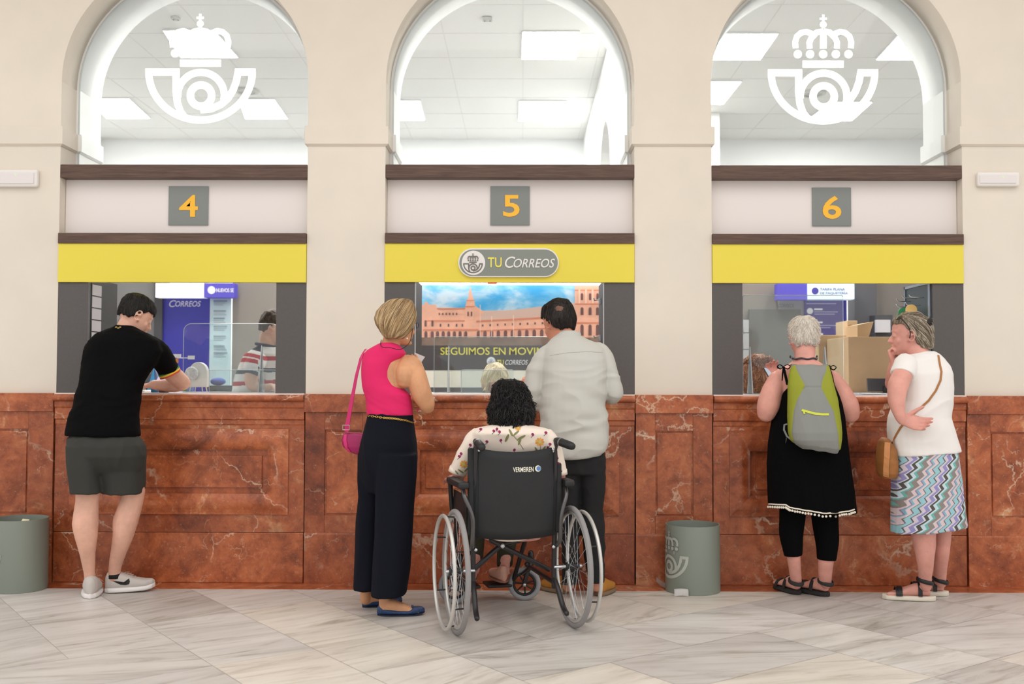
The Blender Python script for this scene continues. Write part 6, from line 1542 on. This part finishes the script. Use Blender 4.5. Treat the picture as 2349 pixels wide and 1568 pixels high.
    for i in range(13):
        t = i/12; x = -.205+.41*t; z = .485-.035*(1-(2*t-1)**2)
        rs.append([bm.verts.new((x, .0, z)), bm.verts.new((x, .40, z)), bm.verts.new((x, .40, z-.012)), bm.verts.new((x, .0, z-.012))])
    skin(bm, rs); L('seat', bm, mfab, smooth=True)
    bm = nb(); rs = []
    for i in range(21):
        t = i/20; u = 2*t-1; x = .211*u; y = -.004-.030*(1-u*u)-.010*(1-abs(u)**8); ztop = .900-.025*(1-u*u)-(.0); zb = .462-.014*(1-u*u)
        col = [(x*(1 if j < 9 else 1), y-.010*sin(pi*j/10)-.004*noise.noise(V((x*14, j*.6, 2))), zb+(ztop-zb)*j/10) for j in range(11)]
        rs.append([bm.verts.new(c) for c in col]+[bm.verts.new((c[0], c[1]+.012, c[2])) for c in col[::-1]])
    skin(bm, rs); br = L('backrest', bm, mfab, smooth=True)
    for s in (-1, 1):
        bm = nb(); tube(bm, [(V((s*.192, -.019, .47)), .0016), (V((s*.192, -.026, .68)), .0016), (V((s*.192, -.019, .885)), .0016)], n=5); L('seam', bm, mat('seam_black', (26, 26, 28), .9), br)
        bm = nb(); box(bm, s*.222-.016, s*.222+.016, -.012, .02, .47, .895); L('post_sleeve', bm, mfab, br, bev=.008)
    return r, br
WCH, WBR = wheelchair()
def chair_text():
    tree_o = WBR; I = WM.inverted(); me = WBR.data
    tree = BVHTree.FromPolygons([WM @ v.co for v in me.vertices], [p.vertices[:] for p in me.polygons])
    m = mat('print_white_plain', (236, 232, 214), .6)
    xl, xr, yt, yb = 1177, 1224, 1071.5, 1082.5
    def fn(u, w_, e):
        rr = on(tree, xl+(xr-xl)*u, yb+(yt-yb)*w_-1.2*(u), .0006+.0008*(1-e))
        return I @ rr[0]
    me2 = text_mesh('VERMEIREN', 0, 0, 0, 0, 0, bold=.012, fn=fn)
    finish('lettering', me2, m, WBR, local=True, smooth=False)
    for rad, mm, lf in ((7.2, m, .0008), (5.2, mat('logo_blue', (90, 130, 190), .5), .0016)):
        bm = nb(); c0 = 1234 if rad > 6 else 1235.4; vs = [bm.verts.new(I @ on(tree, c0+rad*cos(2*pi*k/24)*.95, 1074+rad*sin(2*pi*k/24), lf)[0]) for k in range(24)]
        bm.faces.new(vs); obj('logo_disc', bm, mm, WBR, local=True)
chair_text()

def woman_chair():
    r = person(1175, 1335, -.85, 'person with dark curly hair in a cream floral shirt, sitting in the wheelchair')
    Mh = headM(P(1171, 925, -.83), 8, 4, 0, .95)
    bm = nb(); head(bm, Mh, ([(P(1174, 968, -.87), .055), (P(1176, 982, -.88), .065)], .055))
    rows(bm, [(975, 1140, 1212, -.88, .07), (992, 1104, 1248, -.87, .095), (1080, 1104, 1250, -.79, .09), (1200, 1108, 1244, -.77, .10), (1235, 1110, 1240, -.75, .11)])
    limb(bm, [(1096, 1010, -.86, 15), (1066, 1055, -.82, 14), (1054, 1084, -.78, 15), (1050, 1096, -.72, 14), (1040, 1100, -.62, 12), (1034, 1100, -.56, 10.5)], k=3, n=16)
    hand(bm, P(1034, 1100, -.56), (-.1, 1, -.1), (0, 0, -1), -1, .92, curl=(.3, .3, .3, .3))
    limb(bm, [(1256, 1010, -.90, 15), (1276, 1055, -.88, 14), (1283, 1084, -.86, 14), (1281, 1096, -.80, 13.5), (1262, 1098, -.70, 12), (1250, 1098, -.62, 10.5)], k=3, n=16)
    hand(bm, P(1250, 1098, -.62), (-.5, 1, .1), (0, 0, -1), 1, .92, curl=(.3, .3, .3, .3))
    W = lambda x, y, z: WM @ V((x, y, z))
    F1 = P(1158, 1334, -.33); F2 = P(1089, 1331, -.31)
    for s, F in ((1, F1), (-1, F2)):
        kn = W(s*.10, .46, .53); tube(bm, smooth_path([(W(s*.09, .08, .545), .075), (W(s*.10, .28, .55), .068), (kn, .055), ((kn+F)/2+V((0, .0, .06)), .045), (F+V((0, .02, .10)), .030), (F+V((0, .02, .05)), .026)], 4), n=16)
    remesh('body', bm, .0055, 3, SK_PINK, r); eyes(Mh, r)
    mol = mat('dark_olive', (52, 50, 34), .9, bmp=.2, bs=300)
    bm = nb()
    for s, F in ((1, F1), (-1, F2)):
        kn = W(s*.10, .46, .53); tube(bm, smooth_path([(W(s*.09, .06, .545), .088), (W(s*.10, .28, .55), .08), (kn, .066), ((kn+F)/2+V((0, .0, .06)), .056), (F+V((0, .03, .13)), .046), (F+V((0, .025, .085)), .046)], 4), n=18, rnd=False)
    remesh('trousers', bm, .008, 3, mol, r)
    mnu = mat('nude_shoe', (196, 148, 130), .6, var=.1, vs=30)
    for F, dx in ((F1, -.07), (F2, -.09)):
        shoe(r, 'shoe', F+V((0, -.05, .002)), F+V((dx, .18, 0)), .088, [(.01, .06, .85), (.06, .085, .95), (.18, .085, .95), (.34, .06, .95), (.5, .05, .98), (.7, .045, 1), (.88, .04, 1), (.97, .03, .8)], mnu, mat('nude_sole', (150, 104, 86), .8), .012)
    # floral shirt
    bm = nb()
    rows(bm, [(972, 1146, 1204, -.885, .062), (976, 1120, 1228, -.885, .078), (982, 1094, 1254, -.885, .096), (992, 1084, 1264, -.885, .112), (1012, 1080, 1270, -.86, .115), (1038, 1083, 1270, -.835, .112), (1060, 1085, 1268, -.80, .11), (1100, 1090, 1262, -.78, .11), (1180, 1100, 1254, -.77, .12), (1222, 1110, 1246, -.76, .12)], p=2.4)
    limb(bm, [(1100, 994, -.88, 17), (1083, 1012, -.87, 20), (1072, 1035, -.85, 21), (1060, 1062, -.82, 21.5), (1051, 1079, -.80, 20.5)], rnd=False, n=22)
    limb(bm, [(1250, 994, -.90, 17), (1265, 1012, -.90, 17), (1274, 1038, -.90, 16.5), (1281, 1064, -.88, 16), (1285, 1083, -.87, 15)], rnd=False, n=22)
    mc_ = mat('cream_print_cotton', (236, 222, 208), .85, bmp=.1, bs=400)
    sh = remesh('floral_shirt', bm, .006, 3, mc_, r, disp=folds(0, .005, (6, 6, 9), 21)); tb = bvh_of(sh)
    bm = nb(); rs = []      # cloth and cushion sagging under the backrest
    for i in range(11):
        t = i/10; x = -.15+.26*t; z = .462-.026*(1-(2*t-1)**2)
        rs.append([bm.verts.new(W(x, y, zz)) for y, zz in ((-.02, z), (.30, z), (.30, z+.02), (-.02, z+.024))])
    skin(bm, rs); obj('shirt_tail', bm, mc_, r, smooth=True)
    # printed flowers
    my, mo, mg_, mp, mpd = mat('petal_yellow', (226, 178, 78), .9), mat('petal_orange', (222, 150, 84), .9), mat('leaf_olive', (132, 132, 88), .9), mat('petal_plum', (146, 40, 92), .9), mat('stem_dark', (74, 52, 60), .9)
    def blob(x, y, rx, ry, m, rot=0, nm='print', lf=.0012, n=10):
        pts = [(x+rx*cos(2*pi*k/n)*cos(rot)-ry*sin(2*pi*k/n)*sin(rot), y+rx*cos(2*pi*k/n)*sin(rot)+ry*sin(2*pi*k/n)*cos(rot)) for k in range(n)]
        patch_on(nm, tb, pts, m, sh, lf, .0003)
    def stem(pts, m=mg_, w_=.003, nm='printed_stem'):
        pp = path_on(tb, pts, 4, .0008)
        if len(pp) > 1: decal_strip(nm, pp, w_, m, sh, .0006)
    for x, y, s in ((1238, 1013, 10.5), (1064, 1064, 9.5), (1188, 981, 7)):
        for k in range(9):
            a = 2*pi*k/9; blob(x+s*.62*cos(a), y+s*.58*sin(a), s*.42, s*.24, my if k % 2 else mo, a, 'petal')
        blob(x, y, s*.38, s*.36, mat('flower_heart', (202, 190, 120), .9), 0, 'flower_heart', .0022)
    stem([(1167, 985), (1176, 997), (1188, 1010), (1201, 1030)]); stem([(1240, 1023), (1239, 1033), (1238, 1040)])
    for x, y, rx, ry, a in ((1163, 1004, 10, 3, 2.0), (1172, 992, 9, 2.6, 1.1), (1184, 993, 9, 2.4, -.7), (1196, 1003, 11, 2.8, -.5), (1192, 1012, 9, 2.6, 1.9), (1231, 1031, 8, 2.2, 1.0), (1247, 1029, 8, 2.2, -1.0), (1219, 1038, 7, 2, .7), (1057, 1080, 8, 2, .6), (1070, 1076, 7, 2, -.8), (1048, 1083, 6, 1.8, .9)): blob(x, y, rx, ry, mg_, a, 'leaf')
    for x, y, a in ((1103, 984, 0), (1117, 1012, .4), (1149, 1009, 2.4), (1180, 1031, 2.2), (1222, 996, .6), (1252, 992, .2), (1079, 1020, .8), (1139, 1042, .1), (1058, 1040, 1.2), (1054, 1046, .4), (1262, 1018, .5), (1257, 1026, 1), (1286, 1080, .3), (1278, 1050, .9), (1133, 988, .5), (1140, 984, 2), (1146, 990, 1), (1281, 1062, .3), (1083, 1056, .9)):
        blob(x, y, 3.6, 3.0, mp, a, 'petal'); stem([(x+2*cos(a), y+2), (x-1-4*cos(a), y+7)], mpd, .0022)
    for c0, r0, d in ((P(1050.5, 1080, -.80), 21.3*SC(-.8), V((-.35, .1, -1))), (P(1285.5, 1083, -.87), 15.8*SC(-.87), V((.12, .05, -1)))):
        bm = nb(); d.normalize(); tube(bm, [(c0-d*.014, r0), (c0+d*.012, r0*1.01)], n=28, rnd=False); obj('rolled_cuff', bm, mc_, sh, smooth=True)
    # curly hair
    mh = hair_mat('hair_black_curly', (3, 3, 3), (8, 7, 8), (22, 19, 21), (70, 70, 60), dist=2)
    rg = random.Random(4)
    R = [(871, 1156, 1180, -.83, .04), (876, 1143, 1194, -.835, .07), (886, 1134, 1207, -.84, .092), (903, 1130, 1213, -.845, .105), (925, 1128, 1216, -.85, .108), (945, 1125, 1220, -.86, .105), (960, 1125, 1220, -.865, .10), (972, 1131, 1216, -.87, .09), (981, 1140, 1206, -.875, .075)]
    def ex(bm):
        for i in range(150):
            k = rg.random(); y = 930+50*k; t = rg.random()*2*pi
            xl, xr = 1126, 1220; c = P((xl+xr)/2+47*cos(t)*(1 if y < 965 else .9), y, -.86+.095*sin(t)*1.0)
            q = [(c+V((.008*cos(j*1.3+t*5), .008*sin(j*1.3+t*3), .006*j-.012)), .0065) for j in range(5)]
            tube(bm, q, n=6)
    h = hairrows('hair', R, r, mh, .009, (44, 44, 34), 3, extra=ex, vox=.0042, it=1)
    strands(h, P(1176, 872, -.82), 1500, 12, .008, [mat('lock_jet', (6, 5, 6), .45), mat('lock_coal', (20, 17, 18), .45), mat('lock_soot', (34, 30, 32), .4)], down=.4, curl=2.2, rise=.012, rad=.0016)
woman_chair()

# ---------------------------------------------------------------- clerks behind the counters
def legs_to_floor(bm, c, w=.17, y=0):
    for s in (-1, 1): tube(bm, [(V((c.x+s*w*.5, c.y, 1.0)), .085), (V((c.x+s*w*.5, c.y, .5)), .07), (V((c.x+s*w*.5, c.y, .04)), .055)], n=12)
def clerk_stripe():
    Y = .98; r = person(590, 900, Y, 'clerk, a person in a red, white and navy striped polo bent over behind counter four')
    Mh = headM(P(629, 755, Y+.02), -78, 22, 0, 1.0); bm = nb()
    head(bm, Mh, ([(P(613, 790, Y), .058), (P(606, 806, Y), .068)], .058))
    rows(bm, [(806, 585, 640, Y, .09), (850, 560, 650, Y, .10), (930, 545, 640, Y, .11)])
    limb(bm, [(588, 822, Y-.13, 18), (580, 850, Y-.18, 17), (576, 872, Y-.2, 15.5), (584, 888, Y-.2, 13), (606, 890, Y-.22, 10), (622, 886, Y-.24, 8.5)], k=3)
    hand(bm, P(622, 886, Y-.24), (1, -.2, -.1), (0, 0, -1), -1, 1)
    remesh('body', bm, .006, 3, SK_FAIR, r); eyes(Mh, r)
    bm = nb()
    rows(bm, [(794, 592, 628, Y-.005, .068), (800, 578, 645, Y, .085), (812, 562, 662, Y, .11), (830, 553, 668, Y, .125), (860, 541, 668, Y, .135), (885, 534, 660, Y, .14), (915, 528, 650, Y, .14), (960, 530, 640, Y, .14), (1000, 532, 636, Y, .13)], p=2.3)
    limb(bm, [(592, 818, Y-.12, 21), (583, 840, Y-.17, 22.5), (577, 860, Y-.19, 22)], rnd=False, n=20)
    cw, cr, cn = lin((228, 222, 220)), lin((180, 44, 56)), lin((34, 42, 62))
    def tint(co, nn):
        x, y = proj(co); y += (x-575)*-.10+2*sin(x*.08)
        y -= 12 if (x < 592 and y > 820) else 0
        k = (y-803)/27 % 1; j = int((y-803)//27)
        if y < 803: return cn if x < 600 else cw
        return (cr if j % 2 == 0 else cn) if .30 < k < .66 else cw
    po = remesh('polo_shirt', bm, .005, 3, vcol_mat('polo_knit', .9, .1), r, tint=tint, disp=folds(0, .006, (7, 7, 8), 33))
    bm = nb(); c = P(611, 792, Y); tube(bm, [(c+V((.068*cos(t), .066*sin(t), -.012*cos(t))), .011) for t in [2*pi*k/24 for k in range(24)]], n=8, close=True, ref=(0, 0, 1)); obj('polo_collar', bm, mat('navy_rib', (44, 50, 70), .9), po, smooth=True)
    bm = nb(); legs_to_floor(bm, P(585, 900, Y)); rows(bm, [(960, 535, 634, Y, .12), (1000, 537, 632, Y, .12), (1030, 540, 630, Y, .11)]); remesh('trousers', bm, .012, 2, mat('navy_trousers', (40, 44, 60), .9), r)
    hair(Mh, r, 'hair', hair_mat('hair_brown', (34, 26, 22), (62, 48, 40), (92, 74, 60)), .011, 1, seed=2, zf=.055, zs=.0, zn=-.055)
clerk_stripe()
def clerk_blonde():
    Y = .95; r = person(1134, 900, Y, 'clerk, a person with pale blonde hair seated low behind counter five, looking down')
    Mh = headM(P(1136, 879, Y), -150, 28, 0, .95); bm = nb()
    head(bm, Mh, ([(P(1138, 905, Y+.02), .055), (P(1140, 925, Y+.03), .07)], .055))
    rows(bm, [(918, 1110, 1170, Y+.03, .08), (932, 1075, 1205, Y+.03, .10), (980, 1070, 1210, Y+.03, .11), (1080, 1085, 1195, Y+.03, .12)])
    remesh('body', bm, .0055, 3, SK_FAIR, r); eyes(Mh, r)
    bm = nb(); rows(bm, [(926, 1090, 1190, Y+.03, .10), (940, 1068, 1212, Y+.03, .12), (980, 1064, 1216, Y+.03, .125), (1085, 1080, 1200, Y+.03, .135)]); legs_to_floor(bm, P(1138, 900, Y+.03)); remesh('uniform', bm, .009, 3, mat('slate_uniform', (70, 76, 92), .9), r)
    mh = hair_mat('hair_blonde', (190, 160, 112), (226, 202, 158), (242, 228, 198), (40, 40, 6), (0, radians(-25), 0))
    def ex(bm):
        limb(bm, [(1128, 853, Y-.06, 12), (1115, 868, Y-.08, 12), (1111, 890, Y-.07, 10), (1110, 915, Y-.05, 7)]); limb(bm, [(1140, 853, Y-.06, 12), (1154, 866, Y-.08, 10), (1158, 886, Y-.06, 6), (1159, 905, Y-.04, 4)])
        limb(bm, [(1132, 853, Y-.08, 12), (1122, 870, Y-.10, 11), (1117, 895, Y-.09, 8)])
    hair(Mh, r, 'hair', mh, .016, 1, seed=6, zf=.045, zs=-.05, zn=-.09, extra=ex, amp=.003, top=.012, fcut=.2)
    hh = [o for o in r.children if o.name.startswith('hair')][0]
    strands(hh, P(1146, 842, Y-.02), 700, 12, .009, [mat('lock_pale', (246, 234, 208), .5), mat('lock_honey', (206, 176, 124), .5)], down=.5, curl=.2, rad=.0018)
clerk_blonde()
def clerk_ginger():
    Y = .85; r = person(1740, 900, Y, 'clerk, a person with curly ginger hair seated behind the screen at counter six')
    Mh = headM(P(1742, 862, Y+.02), -160, 30, 0, .95); bm = nb()
    head(bm, Mh, ([(P(1742, 905, Y+.03), .055), (P(1742, 925, Y+.03), .07)], .055))
    rows(bm, [(918, 1715, 1770, Y+.03, .08), (935, 1685, 1800, Y+.03, .10), (1080, 1690, 1795, Y+.03, .12)])
    remesh('body', bm, .0055, 3, SK_FAIR, r); eyes(Mh, r)
    bm = nb(); rows(bm, [(928, 1692, 1792, Y+.03, .10), (942, 1676, 1808, Y+.03, .12), (1085, 1684, 1800, Y+.03, .135)]); legs_to_floor(bm, P(1742, 900, Y+.03)); remesh('uniform', bm, .009, 3, MC['slate_uniform'], r)
    mh = hair_mat('hair_ginger', (112, 58, 34), (176, 104, 64), (222, 160, 110), (30, 30, 24), dist=1.4); rg = random.Random(8)
    def ex(bm):
        for i in range(120):
            t = rg.random()*2*pi; y = 822+75*rg.random(); c = P(1741+34*cos(t)*min(1, .55+(y-815)/45), y, Y-.03+.06*sin(t))
            tube(bm, [(c+V((.01*cos(j*1.2+t*4), .01*sin(j*1.2+t*2), .007*j-.014)), .0075) for j in range(5)], n=6)
    h = hairrows('hair', [(813, 1727, 1750, Y-.0, .035), (822, 1714, 1764, Y-.01, .06), (840, 1707, 1774, Y-.02, .075), (865, 1706, 1778, Y-.03, .08), (890, 1708, 1776, Y-.03, .075), (912, 1712, 1770, Y-.03, .06)], r, mh, .010, (34, 34, 30), 7, extra=ex, it=1)
    strands(h, P(1738, 812, Y), 900, 9, .009, [mat('lock_ginger', (190, 116, 72), .5), mat('lock_rust', (126, 68, 42), .5), mat('lock_copper', (226, 164, 114), .5)], down=.4, curl=2.4, rise=.014, rad=.002)
clerk_ginger()
